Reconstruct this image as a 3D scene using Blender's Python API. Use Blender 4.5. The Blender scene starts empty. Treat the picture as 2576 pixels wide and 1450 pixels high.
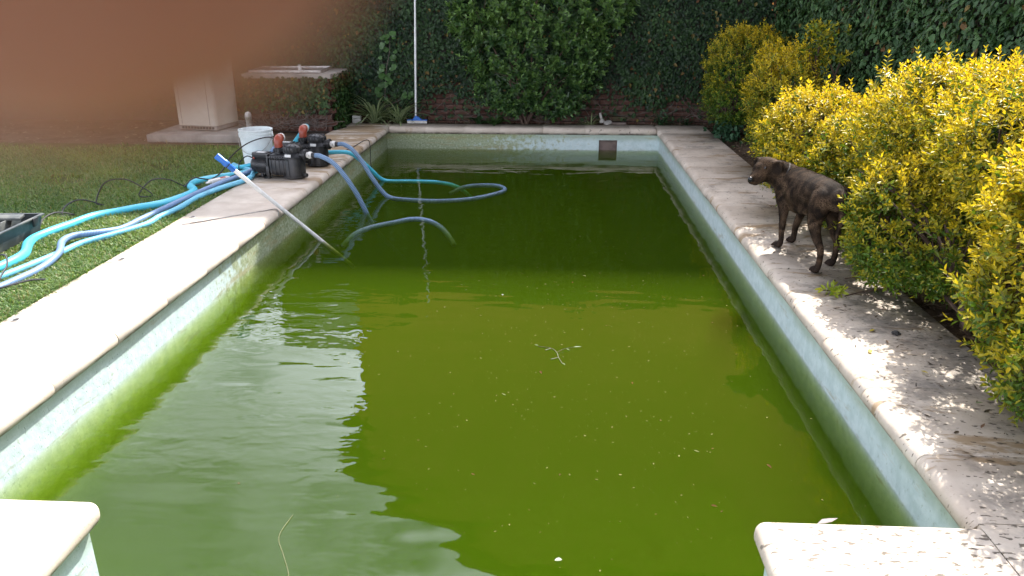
import bpy, bmesh, math, random
import numpy as np
from mathutils import Vector, Matrix, Euler

R = math.radians
SC = bpy.context.scene
COL = SC.collection

# ------------------------------------------------------------------ camera
cam_d = bpy.data.cameras.new("camera")
cam = bpy.data.objects.new("camera", cam_d)
COL.objects.link(cam)
cam.location = (0, 0, 1.5)
cam.rotation_euler = (R(90 - 20.4), 0, R(2.97))
cam_d.sensor_width = 36
cam_d.lens = 36 * 1935 / 2576
cam_d.clip_start = 0.002
cam_d.clip_end = 400
cam_d.dof.use_dof = True
cam_d.dof.focus_distance = 5.0
cam_d.dof.aperture_fstop = 10.5
SC.camera = cam

# ------------------------------------------------------------------ sky and sun
SUN = Vector((0.38, 0.78, 1.0)).normalized()
elev = math.asin(SUN.z)
azim = math.atan2(SUN.x, SUN.y)
world = bpy.data.worlds.new("World")
SC.world = world
world.use_nodes = True
wn, wl = world.node_tree.nodes, world.node_tree.links
wn.clear()
sky = wn.new("ShaderNodeTexSky")
sky.sky_type = 'NISHITA'
sky.sun_disc = False
sky.sun_elevation = elev
sky.sun_rotation = azim
sky.air_density = 1.2
sky.dust_density = 1.5
tc = wn.new("ShaderNodeTexCoord")
mp = wn.new("ShaderNodeMapping"); mp.inputs['Scale'].default_value = (1.5, 1.5, 3.5)
cn = wn.new("ShaderNodeTexNoise"); cn.inputs['Scale'].default_value = 2.2; cn.inputs['Detail'].default_value = 6; cn.inputs['Roughness'].default_value = 0.6
cr = wn.new("ShaderNodeValToRGB"); cr.color_ramp.elements[0].position = 0.28; cr.color_ramp.elements[1].position = 0.46
bwn = wn.new("ShaderNodeRGBToBW")
pwr = wn.new("ShaderNodeMath"); pwr.operation = 'POWER'; pwr.inputs[1].default_value = 3.0
cm = wn.new("ShaderNodeMath"); cm.operation = 'MULTIPLY_ADD'; cm.inputs[1].default_value = 0.60; cm.inputs[2].default_value = 1.2
cl = wn.new("ShaderNodeMath"); cl.operation = 'MINIMUM'; cl.inputs[1].default_value = 60.0
tint = wn.new("ShaderNodeMix"); tint.data_type = 'RGBA'; tint.blend_type = 'MULTIPLY'; tint.inputs['Factor'].default_value = 1.0; tint.inputs[7].default_value = (0.93, 0.97, 1.12, 1)
mixw = wn.new("ShaderNodeMix"); mixw.data_type = 'RGBA'
bg = wn.new("ShaderNodeBackground"); bg.inputs['Strength'].default_value = 0.052
wo = wn.new("ShaderNodeOutputWorld")
wl.new(tc.outputs['Generated'], mp.inputs['Vector']); wl.new(mp.outputs['Vector'], cn.inputs['Vector'])
wl.new(cn.outputs['Fac'], cr.inputs['Fac'])
wl.new(sky.outputs['Color'], bwn.inputs['Color']); wl.new(bwn.outputs['Val'], pwr.inputs[0]); wl.new(pwr.outputs[0], cm.inputs[0])
wl.new(cr.outputs['Color'], mixw.inputs['Factor'])
wl.new(sky.outputs['Color'], mixw.inputs[6]); wl.new(cm.outputs['Value'], cl.inputs[0]); wl.new(cl.outputs[0], tint.inputs[6]); wl.new(tint.outputs[2], mixw.inputs[7])
wl.new(mixw.outputs[2], bg.inputs['Color']); wl.new(bg.outputs['Background'], wo.inputs['Surface'])

sd = bpy.data.lights.new("sun", 'SUN')
sd.energy = 5.0
sd.angle = R(0.55)
sd.color = (1.0, 0.95, 0.87)
sun = bpy.data.objects.new("sun", sd)
COL.objects.link(sun)
sun.location = (6, 12, 20)
sun.rotation_euler = SUN.to_track_quat('Z', 'Y').to_euler()

vs = SC.view_settings
vs.view_transform = 'Standard'
vs.look = 'None'
vs.exposure = 1.2
vs.gamma = 1.0
vs.use_curve_mapping = False
SC.render.engine = 'CYCLES'
cy = SC.cycles
cy.use_denoising = True
try:
    cy.denoiser = 'OPENIMAGEDENOISE'
except Exception:
    pass
cy.max_bounces = 8
cy.diffuse_bounces = 3
cy.glossy_bounces = 3
cy.transmission_bounces = 4
cy.volume_bounces = 4
cy.transparent_max_bounces = 10
cy.caustics_reflective = False
cy.caustics_refractive = False
cy.sample_clamp_indirect = 6.0

# ------------------------------------------------------------------ helpers
rng = np.random.default_rng(7)
rnd = random.Random(11)


class MB:
    """collects shapes into one mesh"""
    def __init__(s):
        s.v = []; s.f = []

    def add(s, verts, faces):
        o = len(s.v)
        s.v += [tuple(map(float, p)) for p in verts]
        s.f += [tuple(o + i for i in f) for f in faces]
        return s

    def box(s, c, d, bev=0.0, rot=None, seg=2):
        bm = bmesh.new()
        bmesh.ops.create_cube(bm, size=1.0)
        for v in bm.verts:
            v.co = Vector((v.co.x * d[0], v.co.y * d[1], v.co.z * d[2]))
        if bev > 0:
            bmesh.ops.bevel(bm, geom=list(bm.edges), offset=bev, segments=seg, affect='EDGES', profile=0.5)
        m = Matrix.Translation(Vector(c))
        if rot is not None:
            m = m @ Euler(rot).to_matrix().to_4x4()
        bm.verts.index_update()
        s.add([m @ v.co for v in bm.verts], [[v.index for v in f.verts] for f in bm.faces])
        bm.free()
        return s

    def tube(s, pts, rad, n=8, caps=True, squash=None):
        pts = [Vector(p) for p in pts]
        if not hasattr(rad, '__len__'):
            rad = [rad] * len(pts)
        o = len(s.v)
        t0 = (pts[1] - pts[0]).normalized()
        ref = Vector((0, 0, 1)) if abs(t0.z) < 0.9 else Vector((1, 0, 0))
        nx = t0.cross(ref).normalized()
        for i, p in enumerate(pts):
            a = pts[max(i - 1, 0)]; b = pts[min(i + 1, len(pts) - 1)]
            t = (b - a)
            t = t.normalized() if t.length > 1e-9 else t0
            nx = (nx - t * nx.dot(t)).normalized()
            ny = t.cross(nx)
            for k in range(n):
                an = 2 * math.pi * k / n
                q = p + (nx * math.cos(an) + ny * math.sin(an)) * rad[i]
                s.v.append((q.x, q.y, q.z))
        for i in range(len(pts) - 1):
            for k in range(n):
                a = o + i * n + k; b = o + i * n + (k + 1) % n
                s.f.append((a, b, b + n, a + n))
        if caps:
            s.f.append(tuple(o + k for k in reversed(range(n))))
            e = o + (len(pts) - 1) * n
            s.f.append(tuple(e + k for k in range(n)))
        return s

    def lathe(s, prof, c=(0, 0, 0), rot=None, n=24, caps=True):
        """prof: (radius, height) pairs turned about local z"""
        m = Matrix.Translation(Vector(c))
        if rot is not None:
            m = m @ Euler(rot).to_matrix().to_4x4()
        o = len(s.v)
        for (r, z) in prof:
            for k in range(n):
                a = 2 * math.pi * k / n
                q = m @ Vector((r * math.cos(a), r * math.sin(a), z))
                s.v.append((q.x, q.y, q.z))
        for i in range(len(prof) - 1):
            for k in range(n):
                a = o + i * n + k; b = o + i * n + (k + 1) % n
                s.f.append((a, b, b + n, a + n))
        if caps:
            s.f.append(tuple(o + k for k in reversed(range(n))))
            e = o + (len(prof) - 1) * n
            s.f.append(tuple(e + k for k in range(n)))
        return s

    def build(s, name, mat, parent=None, smooth=True, angle=40):
        me = bpy.data.meshes.new(name)
        me.from_pydata(s.v, [], s.f)
        me.update()
        return link(name, me, mat, parent, smooth, angle)


def link(name, me, mat, parent=None, smooth=True, angle=40):
    if mat is not None and not me.materials:
        me.materials.append(mat)
    if smooth:
        me.polygons.foreach_set('use_smooth', [True] * len(me.polygons))
        try:
            me.set_sharp_from_angle(angle=R(angle))
        except Exception:
            pass
    o = bpy.data.objects.new(name, me)
    COL.objects.link(o)
    if parent is not None:
        o.parent = parent
    return o


def empty(name, loc=(0, 0, 0), rz=0.0):
    o = bpy.data.objects.new(name, None)
    o.empty_display_size = 0.1
    COL.objects.link(o)
    o.location = loc
    o.rotation_euler = (0, 0, rz)
    return o


def tag(o, label=None, cat=None, group=None, kind=None):
    if label: o['label'] = label
    if cat: o['category'] = cat
    if group: o['group'] = group
    if kind: o['kind'] = kind
    return o


def place(mesh_obj, loc, rot=(0, 0, 0), scale=(1, 1, 1)):
    mesh_obj.location = loc; mesh_obj.rotation_euler = rot; mesh_obj.scale = scale
    return mesh_obj


def dup(o, parent=None):
    c = o.copy(); COL.objects.link(c); c.parent = parent
    return c


def dup_tree(o, parent=None):
    c = dup(o, parent)
    for ch in list(o.children):
        dup_tree(ch, c)
    return c


def fast_mesh(name, V, quads=None, tris=None, col=None):
    """V (n,3); quads (m,4); tris (k,3); col (n,3) point colours"""
    me = bpy.data.meshes.new(name)
    V = np.asarray(V, np.float32)
    nq = 0 if quads is None else len(quads)
    nt = 0 if tris is None else len(tris)
    idx = np.concatenate([np.asarray(quads, np.int32).ravel() if nq else np.zeros(0, np.int32),
                          np.asarray(tris, np.int32).ravel() if nt else np.zeros(0, np.int32)])
    tot = np.concatenate([np.full(nq, 4, np.int32), np.full(nt, 3, np.int32)])
    start = np.concatenate([[0], np.cumsum(tot)[:-1]]).astype(np.int32)
    me.vertices.add(len(V)); me.vertices.foreach_set('co', V.ravel())
    me.loops.add(len(idx)); me.loops.foreach_set('vertex_index', idx)
    me.polygons.add(len(tot)); me.polygons.foreach_set('loop_start', start)
    try:
        me.polygons.foreach_set('loop_total', tot)
    except Exception:
        pass
    me.update(calc_edges=True)
    if col is not None:
        at = me.attributes.new('Col', 'FLOAT_COLOR', 'POINT')
        c4 = np.ones((len(V), 4), np.float32); c4[:, :3] = col
        at.data.foreach_set('color', c4.ravel())
    return me


def spline(pts, n=12):
    """Catmull-Rom through pts"""
    P = [Vector(p) for p in pts]
    P = [P[0] * 2 - P[1]] + P + [P[-1] * 2 - P[-2]]
    out = []
    for i in range(1, len(P) - 2):
        for k in range(n):
            t = k / n
            a, b, c, d = P[i - 1], P[i], P[i + 1], P[i + 2]
            out.append(0.5 * ((2 * b) + (c - a) * t + (2 * a - 5 * b + 4 * c - d) * t * t + (3 * b - a - 3 * c + d) * t ** 3))
    out.append(P[-2])
    return out


def resample(pts, step):
    pts = [Vector(p) for p in pts]
    out = [pts[0]]; acc = 0.0
    for a, b in zip(pts[:-1], pts[1:]):
        L = (b - a).length
        if L < 1e-9: continue
        d = step - acc
        while d <= L:
            out.append(a.lerp(b, d / L)); d += step
        acc = L - (d - step)
    out.append(pts[-1])
    return out


# ------------------------------------------------------------------ material helpers
class NT:
    def __init__(s, name):
        s.m = bpy.data.materials.new(name)
        s.m.use_nodes = True
        s.n = s.m.node_tree.nodes; s.l = s.m.node_tree.links
        s.n.clear()
        s.out = s.n.new('ShaderNodeOutputMaterial')
        s.tc = s.n.new('ShaderNodeTexCoord')
        s.geo = None

    def node(s, t, **kw):
        nd = s.n.new(t)
        for k, v in kw.items():
            setattr(nd, k, v)
        return nd

    def pos(s):
        if s.geo is None:
            s.geo = s.n.new('ShaderNodeNewGeometry')
        return s.geo.outputs['Position']

    def obj(s):
        return s.tc.outputs['Object']

    def mapping(s, vec, scale=(1, 1, 1), rot=(0, 0, 0), loc=(0, 0, 0)):
        m = s.n.new('ShaderNodeMapping')
        m.inputs['Scale'].default_value = scale; m.inputs['Rotation'].default_value = rot; m.inputs['Location'].default_value = loc
        s.l.new(vec, m.inputs['Vector'])
        return m.outputs['Vector']

    def noise(s, vec, scale, detail=4, rough=0.55, dist=0.0):
        t = s.n.new('ShaderNodeTexNoise')
        t.inputs['Scale'].default_value = scale; t.inputs['Detail'].default_value = detail
        t.inputs['Roughness'].default_value = rough; t.inputs['Distortion'].default_value = dist
        s.l.new(vec, t.inputs['Vector'])
        return t.outputs['Fac']

    def voro(s, vec, scale, feature='F1'):
        t = s.n.new('ShaderNodeTexVoronoi'); t.feature = feature
        t.inputs['Scale'].default_value = scale
        s.l.new(vec, t.inputs['Vector'])
        return t.outputs['Distance']

    def ramp(s, fac, a, b, inv=False):
        r = s.n.new('ShaderNodeMapRange'); r.interpolation_type = 'SMOOTHSTEP'
        r.inputs['From Min'].default_value = a; r.inputs['From Max'].default_value = b
        r.inputs['To Min'].default_value = 1.0 if inv else 0.0
        r.inputs['To Max'].default_value = 0.0 if inv else 1.0
        s.l.new(fac, r.inputs['Value'])
        return r.outputs['Result']

    def math(s, op, a, b=None):
        m = s.n.new('ShaderNodeMath'); m.operation = op
        for i, x in enumerate((a, b)):
            if x is None: continue
            if isinstance(x, (int, float)): m.inputs[i].default_value = x
            else: s.l.new(x, m.inputs[i])
        return m.outputs[0]

    def sep(s, vec):
        x = s.n.new('ShaderNodeSeparateXYZ'); s.l.new(vec, x.inputs[0])
        return x.outputs

    def mix(s, fac, a, b, mode='MIX'):
        m = s.n.new('ShaderNodeMix'); m.data_type = 'RGBA'; m.blend_type = mode
        for sock, x in ((m.inputs['Factor'], fac), (m.inputs[6], a), (m.inputs[7], b)):
            if isinstance(x, (int, float)): sock.default_value = x
            elif isinstance(x, tuple): sock.default_value = (x[0], x[1], x[2], 1)
            else: s.l.new(x, sock)
        return m.outputs[2]

    def bump(s, h, strength=0.3, dist=0.01):
        b = s.n.new('ShaderNodeBump')
        b.inputs['Strength'].default_value = strength; b.inputs['Distance'].default_value = dist
        s.l.new(h, b.inputs['Height'])
        return b.outputs['Normal']

    def principled(s, color, rough=0.6, normal=None, spec=0.5, metal=0.0, sss=None, coat=0.0):
        p = s.n.new('ShaderNodeBsdfPrincipled')
        if isinstance(color, tuple): p.inputs['Base Color'].default_value = (*color, 1)
        else: s.l.new(color, p.inputs['Base Color'])
        if isinstance(rough, (int, float)): p.inputs['Roughness'].default_value = rough
        else: s.l.new(rough, p.inputs['Roughness'])
        p.inputs['Specular IOR Level'].default_value = spec
        p.inputs['Metallic'].default_value = metal
        if coat: p.inputs['Coat Weight'].default_value = coat
        if normal is not None: s.l.new(normal, p.inputs['Normal'])
        if sss:
            p.inputs['Subsurface Weight'].default_value = sss[0]
            p.inputs['Subsurface Radius'].default_value = sss[1]
            p.inputs['Subsurface Scale'].default_value = sss[2]
        return p.outputs[0]

    def finish(s, shader):
        s.l.new(shader, s.out.inputs['Surface'])
        return s.m


def simple(name, color, rough=0.5, var=0.25, scale=12, metal=0.0, spec=0.5, bump=0.1, bscale=60, dirt=None, dirt_amt=0.5):
    t = NT(name)
    o = t.obj()
    n1 = t.noise(o, scale, 4)
    c = t.mix(t.ramp(n1, 0.3, 0.7), tuple(x * (1 - var) for x in color), tuple(min(1, x * (1 + var * 0.6)) for x in color))
    if dirt:
        n2 = t.noise(o, scale * 0.45, 6, 0.65)
        c = t.mix(t.math('MULTIPLY', t.ramp(n2, 0.5, 0.68), dirt_amt), c, dirt)
    nb = t.bump(t.noise(o, bscale, 3), bump, 0.004)
    return t.finish(t.principled(c, rough, nb, spec, metal))

# ------------------------------------------------------------------ materials
M = {}


def make_stone():
    t = NT('coping_stone')
    p = t.pos()
    x, y, z = t.sep(p)
    big = t.noise(p, 1.1, 5, 0.6)
    mid = t.noise(p, 5.0, 5, 0.6)
    fine = t.noise(p, 38, 3)
    c = t.mix(t.ramp(mid, 0.3, 0.72), (0.48, 0.405, 0.33), (0.62, 0.545, 0.46))
    # per-stone tint
    oi = t.node('ShaderNodeObjectInfo')
    c = t.mix(t.math('MULTIPLY', oi.outputs['Random'], 0.22), c, (0.40, 0.33, 0.27))
    # rusty brown water stains, streaked along x
    st = t.noise(t.mapping(p, (1.3, 3.4, 1)), 1.5, 6, 0.68, 0.6)
    far = t.ramp(y, 5.6, 7.2)
    left = t.ramp(x, -1.9, -2.1)
    left_far = t.math('MULTIPLY', far, t.ramp(x, -2.0, -2.2))
    amt = t.math('ADD', t.math('MULTIPLY', left_far, 0.13), t.math('MULTIPLY', t.ramp(x, 1.3, 1.6), 0.035))
    mask = t.ramp(t.math('ADD', st, amt), 0.575, 0.66)
    side = t.math('MAXIMUM', t.ramp(x, 0.0, 1.0), far)
    c = t.mix(t.math('MULTIPLY', t.math('MULTIPLY', mask, side), 0.75), c, (0.27, 0.17, 0.075))
    # black lichen specks and patches, thicker by the planting bed
    sp = t.noise(t.mapping(p, (26, 60, 26), (0, 0, 0.5)), 1.0, 2, 0.5)
    bed = t.math('MULTIPLY', t.ramp(x, 1.25, 1.95), t.ramp(y, 6.5, 3.4))
    pt = t.noise(p, 2.6, 6, 0.72)
    lich = t.math('MULTIPLY', t.ramp(t.math('ADD', pt, t.math('MULTIPLY', bed, 0.13)), 0.50, 0.68), 0.66)
    lich = t.math('MULTIPLY', lich, t.ramp(x, 1.2, 1.5))
    c = t.mix(lich, c, (0.10, 0.095, 0.09))
    blk = t.math('MULTIPLY', t.ramp(y, 2.12, 2.0), t.ramp(x, 0.5, 0.9))
    spk = t.math('MULTIPLY', t.ramp(t.math('ADD', sp, t.math('ADD', t.math('MULTIPLY', bed, 0.06), t.math('MULTIPLY', blk, 0.07))), 0.65, 0.70), t.ramp(x, -0.6, 1.1))
    c = t.mix(t.math('MULTIPLY', spk, 0.85), c, (0.07, 0.056, 0.042))
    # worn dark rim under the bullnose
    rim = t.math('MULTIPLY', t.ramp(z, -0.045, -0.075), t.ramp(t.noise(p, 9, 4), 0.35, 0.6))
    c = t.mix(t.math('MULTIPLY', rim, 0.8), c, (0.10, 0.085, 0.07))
    por = t.ramp(t.noise(t.mapping(p, (60, 110, 60), (0, 0, 0.3)), 1, 3, 0.6), 0.60, 0.72)
    h = t.math('SUBTRACT', t.math('ADD', t.math('MULTIPLY', fine, 0.4), mid), por)
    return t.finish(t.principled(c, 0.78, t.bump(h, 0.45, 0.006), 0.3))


def make_paint():
    t = NT('pool_paint')
    p = t.pos()
    x, y, z = t.sep(p)
    n1 = t.noise(p, 3.2, 5, 0.65)
    n2 = t.noise(p, 16, 4, 0.6)
    n3 = t.noise(t.mapping(p, (70, 70, 40)), 1, 3, 0.6)
    c = t.mix(t.ramp(n2, 0.3, 0.7), (0.47, 0.58, 0.58), (0.60, 0.70, 0.71))
    # greenish grime band under the lip
    band = t.ramp(t.math('ADD', z, t.math('MULTIPLY', n1, 0.09)), -0.14, -0.06)
    c = t.mix(t.math('MULTIPLY', band, 0.6), c, (0.27, 0.33, 0.21))
    # algae on the far and far-left walls
    fl = t.math('MULTIPLY', t.ramp(x, 1.2, -2.0), t.ramp(y, 4.0, 5.6))
    alg = t.ramp(t.math('ADD', t.math('MULTIPLY', n2, 0.7), t.math('MULTIPLY', fl, 0.36)), 0.44, 0.60)
    c = t.mix(t.math('MULTIPLY', alg, 0.78), c, (0.22, 0.25, 0.085))
    n4 = t.noise(t.mapping(p, (1, 1, 1.4)), 42, 4, 0.65)
    c = t.mix(t.math('MULTIPLY', t.math('MULTIPLY', t.ramp(n4, 0.52, 0.62), fl), 0.6), c, (0.50, 0.54, 0.42))
    c = t.mix(t.math('MULTIPLY', t.math('MULTIPLY', t.ramp(n4, 0.46, 0.36), fl), 0.6), c, (0.13, 0.16, 0.05))
    brn = t.ramp(t.math('ADD', t.noise(t.mapping(p, (1, 1, 6)), 2.3, 5, 0.7), t.math('MULTIPLY', fl, 0.06)), 0.58, 0.68)
    c = t.mix(t.math('MULTIPLY', brn, 0.45), c, (0.30, 0.24, 0.10))
    flk = t.ramp(n3, 0.63, 0.70)
    c = t.mix(t.math('MULTIPLY', flk, t.math('ADD', 0.25, t.math('MULTIPLY', fl, 0.5))), c, (0.20, 0.25, 0.15))
    h = t.math('SUBTRACT', n2, t.math('MULTIPLY', flk, 0.8))
    return t.finish(t.principled(c, 0.62, t.bump(h, 0.5, 0.008), 0.4))


def make_water():
    t = NT('green_pool_water')
    p = t.pos()
    x, y, z = t.sep(p)
    w1 = t.noise(t.mapping(p, (1.0, 2.3, 1.0), (0, 0, 0.12)), 1.5, 2, 0.45, 0.25)
    w2 = t.noise(t.mapping(p, (1.0, 1.9, 1.0), (0, 0, -0.2)), 5.5, 2, 0.5, 0.3)
    w3 = t.noise(t.mapping(p, (1.0, 1.6, 1.0)), 17, 2, 0.5)
    w4 = t.noise(t.mapping(p, (0.75, 5.2, 1.0), (0, 0, 0.05)), 1.25, 1, 0.4, 0.4)
    # ripples spread from the hoses on the left side and from the far end
    act = t.math('MULTIPLY', t.ramp(x, -0.2, -1.3), t.ramp(t.noise(t.mapping(p, (0.7, 1.2, 1)), 1.1, 2), 0.38, 0.6))
    act = t.math('ADD', t.math('MULTIPLY', act, 2.3), t.math('MULTIPLY', t.ramp(y, 6.0, 9.0), 0.10))
    act = t.math('ADD', act, 0.10)
    h = t.math('ADD', t.math('ADD', t.math('MULTIPLY', w1, 1.05), t.math('MULTIPLY', w4, t.math('ADD', 0.10, t.math('MULTIPLY', t.ramp(x, 0.3, -0.9), 0.45)))),
               t.math('MULTIPLY', act, t.math('ADD', t.math('MULTIPLY', w2, 0.42), t.math('MULTIPLY', w3, 0.05))))
    nb = t.bump(h, 1.0, 0.0048)
    fr = t.node('ShaderNodeFresnel')
    bf = t.node('ShaderNodeMix'); bf.data_type = 'FLOAT'          # same interface seen from below
    bf.inputs[2].default_value = 1.333; bf.inputs[3].default_value = 1 / 1.333
    t.l.new(t.geo.outputs['Backfacing'], bf.inputs[0]); t.l.new(bf.outputs[0], fr.inputs['IOR'])
    t.l.new(nb, fr.inputs['Normal'])
    gl = t.node('ShaderNodeBsdfGlossy'); gl.inputs['Roughness'].default_value = 0.0
    t.l.new(nb, gl.inputs['Normal'])
    tr = t.node('ShaderNodeBsdfTransparent')
    mx = t.node('ShaderNodeMixShader')
    t.l.new(fr.outputs[0], mx.inputs[0]); t.l.new(tr.outputs[0], mx.inputs[1]); t.l.new(gl.outputs[0], mx.inputs[2])
    t.l.new(mx.outputs[0], t.out.inputs['Surface'])
    vsn = t.node('ShaderNodeVolumeScatter'); vsn.inputs['Color'].default_value = (0.59, 0.94, 0.07, 1)
    vsn.inputs['Density'].default_value = 0.53
    van = t.node('ShaderNodeVolumeAbsorption'); van.inputs['Color'].default_value = (0.575, 0.665, 0.03, 1)
    van.inputs['Density'].default_value = 6.6
    ad = t.node('ShaderNodeAddShader')
    t.l.new(vsn.outputs[0], ad.inputs[0]); t.l.new(van.outputs[0], ad.inputs[1])
    t.l.new(ad.outputs[0], t.out.inputs['Volume'])
    return t.m


def make_leaf(name, trans=0.35, rough=0.42, spec=0.5, tmul=(1.25, 1.3, 0.6)):
    t = NT(name)
    a = t.node('ShaderNodeAttribute', attribute_name='Col')
    c = a.outputs['Color']
    pr = t.principled(c, rough, None, spec)
    tl = t.node('ShaderNodeBsdfTranslucent')
    t.l.new(t.mix(1.0, c, tmul, 'MULTIPLY'), tl.inputs['Color'])
    mx = t.node('ShaderNodeMixShader'); mx.inputs[0].default_value = trans
    t.l.new(pr, mx.inputs[1]); t.l.new(tl.outputs[0], mx.inputs[2])
    return t.finish(mx.outputs[0])


def make_soil():
    t = NT('garden_soil')
    p = t.pos()
    n = t.noise(p, 3, 6, 0.7); n2 = t.noise(p, 40, 4, 0.6)
    c = t.mix(t.ramp(n, 0.35, 0.65), (0.045, 0.03, 0.02), (0.13, 0.09, 0.06))
    c = t.mix(t.math('MULTIPLY', t.ramp(n2, 0.55, 0.7), 0.5), c, (0.19, 0.14, 0.09))
    return t.finish(t.principled(c, 0.95, t.bump(t.math('ADD', n, n2), 0.8, 0.03), 0.2))


def make_lawn_base():
    t = NT('lawn_thatch')
    p = t.pos()
    n = t.noise(p, 6, 5, 0.7); n2 = t.noise(p, 70, 3, 0.6)
    c = t.mix(t.ramp(n, 0.35, 0.65), (0.03, 0.05, 0.012), (0.07, 0.09, 0.025))
    c = t.mix(t.math('MULTIPLY', t.ramp(n2, 0.5, 0.7), 0.5), c, (0.14, 0.12, 0.05))
    return t.finish(t.principled(c, 0.95, t.bump(n2, 0.8, 0.02), 0.1))


def make_brick():
    t = NT('old_brick')
    oi = t.node('ShaderNodeObjectInfo')
    p = t.pos()
    n = t.noise(p, 14, 5, 0.7)
    c = t.mix(oi.outputs['Random'], (0.065, 0.027, 0.019), (0.10, 0.047, 0.034))
    c = t.mix(t.ramp(n, 0.45, 0.7), c, (0.13, 0.09, 0.075))
    c = t.mix(t.math('MULTIPLY', t.ramp(t.noise(p, 4, 5, 0.7), 0.52, 0.65), 0.6), c, (0.07, 0.085, 0.04))
    return t.finish(t.principled(c, 0.92, t.bump(n, 0.6, 0.01), 0.2))


def make_hose(name, ca, cb, rough=0.4):
    t = NT(name)
    o = t.obj()
    a = t.node('ShaderNodeAttribute', attribute_name='Col')
    r = t.sep(a.outputs['Color'])[0]
    c = t.mix(r, ca, cb)  # grooves darker, ridges lighter: rib shading put into the colour
    n = t.noise(o, 9, 5, 0.65)
    c = t.mix(t.math('MULTIPLY', t.ramp(n, 0.52, 0.72), 0.35), c, tuple(x * 0.55 + 0.02 for x in ca))
    return t.finish(t.principled(c, rough, None, 0.4))


def make_dog():
    t = NT('brindle_fur')
    o = t.obj()
    x, y, z = t.sep(o)
    wob = t.noise(o, 7, 3)
    v = t.mapping(o, (34, 9, 11))
    st = t.noise(v, 1.0, 4, 0.62, 1.4)
    c = t.mix(t.ramp(st, 0.36, 0.70), (0.012, 0.008, 0.006), (0.07, 0.041, 0.024))
    # greyer over the back and rump
    top = t.math('MULTIPLY', t.ramp(z, 0.42, 0.53), t.ramp(x, 0.20, -0.05))
    c = t.mix(t.math('MULTIPLY', top, 0.5), c, (0.066, 0.053, 0.043))
    for (ex, ey, ez) in ((.385, .185, .515), (.262, .118, .512)):
        d_ = t.node('ShaderNodeVectorMath', operation='DISTANCE'); t.l.new(o, d_.inputs[0]); d_.inputs[1].default_value = (ex, ey, ez)
        c = t.mix(t.math('MULTIPLY', t.ramp(d_.outputs['Value'], .052, .032), .75), c, (0.018, 0.014, 0.013))
    # dark lower legs
    c = t.mix(t.math('MULTIPLY', t.ramp(z, 0.10, 0.03), 0.6), c, (0.022, 0.017, 0.016))
    hair = t.noise(t.mapping(o, (70, 260, 220)), 1.0, 2, 0.6)
    h = t.math('ADD', t.math('MULTIPLY', hair, 0.35), wob)
    return t.finish(t.principled(c, 0.85, t.bump(h, 0.55, 0.012), 0.12))


def make_skin():
    t = NT('skin')
    o = t.obj()
    n = t.noise(o, 90, 4); n2 = t.noise(o, 900, 3)
    c = t.mix(t.ramp(n, 0.3, 0.7), (0.095, 0.038, 0.019), (0.13, 0.054, 0.028))
    return t.finish(t.principled(c, 0.55, t.bump(n2, 0.2, 0.0005), 0.35, sss=(0.35, (1.0, 0.35, 0.2), 0.006)))


def make_wall_plaster(name, a, b):
    t = NT(name)
    p = t.pos()
    n = t.noise(p, 0.9, 6, 0.65); n2 = t.noise(p, 18, 4)
    c = t.mix(t.ramp(n, 0.35, 0.65), a, b)
    return t.finish(t.principled(c, 0.9, t.bump(n2, 0.3, 0.01), 0.2))


def make_grass():
    t = NT('grass_blades')
    a = t.node('ShaderNodeAttribute', attribute_name='Col')
    c = a.outputs['Color']
    pr = t.principled(c, 0.5, None, 0.4)
    tl = t.node('ShaderNodeBsdfTranslucent'); t.l.new(t.mix(1.0, c, (1.2, 1.25, 0.6), 'MULTIPLY'), tl.inputs['Color'])
    mx = t.node('ShaderNodeMixShader'); mx.inputs[0].default_value = 0.35
    t.l.new(pr, mx.inputs[1]); t.l.new(tl.outputs[0], mx.inputs[2])
    return t.finish(mx.outputs[0])


M['stone'] = make_stone()
M['paint'] = make_paint()
M['water'] = make_water()
M['yellow_leaf'] = make_leaf('golden_shrub_leaf', 0.38, 0.42, 0.35, (1.25, 1.12, 0.5))
M['ivy_leaf'] = make_leaf('ivy_leaf', 0.20, 0.5, 0.28)
M['bush_leaf'] = make_leaf('bush_leaf', 0.28, 0.38, 0.5)
M['drift'] = make_leaf('drifting_litter', 0.1, 0.95, 0.02)
M['strap_leaf'] = make_leaf('strap_leaf', 0.25, 0.45, 0.4)
M['soil'] = make_soil()
M['lawn'] = make_lawn_base()
M['grass'] = make_grass()
M['brick'] = make_brick()
M['mortar'] = simple('wall_mortar', (0.055, 0.042, 0.035), 0.95, 0.3, 8, bump=0.5)
M['concrete'] = simple('weathered_concrete', (0.30, 0.27, 0.24), 0.9, 0.3, 5, bump=0.4, dirt=(0.09, 0.08, 0.06))
M['hose_turq'] = make_hose('turquoise_hose', (0.05, 0.40, 0.55), (0.10, 0.52, 0.66), 0.35)
M['hose_light'] = make_hose('pale_blue_hose', (0.06, 0.30, 0.46), (0.22, 0.58, 0.74))
M['hose_blue'] = make_hose('grey_blue_hose', (0.075, 0.13, 0.25), (0.22, 0.34, 0.53))
M['hose_suction'] = make_hose('ribbed_blue_hose', (0.020, 0.038, 0.085), (0.24, 0.38, 0.57))
M['black'] = simple('black_plastic', (0.016, 0.016, 0.018), 0.42, 0.3, 14, spec=0.5, bump=0.15, dirt=(0.06, 0.052, 0.045), dirt_amt=0.55)
M['rubber'] = simple('black_cable', (0.014, 0.014, 0.016), 0.5, 0.2, 10)
M['orange'] = simple('terracotta_pvc', (0.27, 0.048, 0.024), 0.42, 0.2, 16, bump=0.05)
M['white_pvc'] = simple('white_pvc', (0.66, 0.64, 0.60), 0.45, 0.15, 20, dirt=(0.25, 0.22, 0.18), dirt_amt=0.5)
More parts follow.
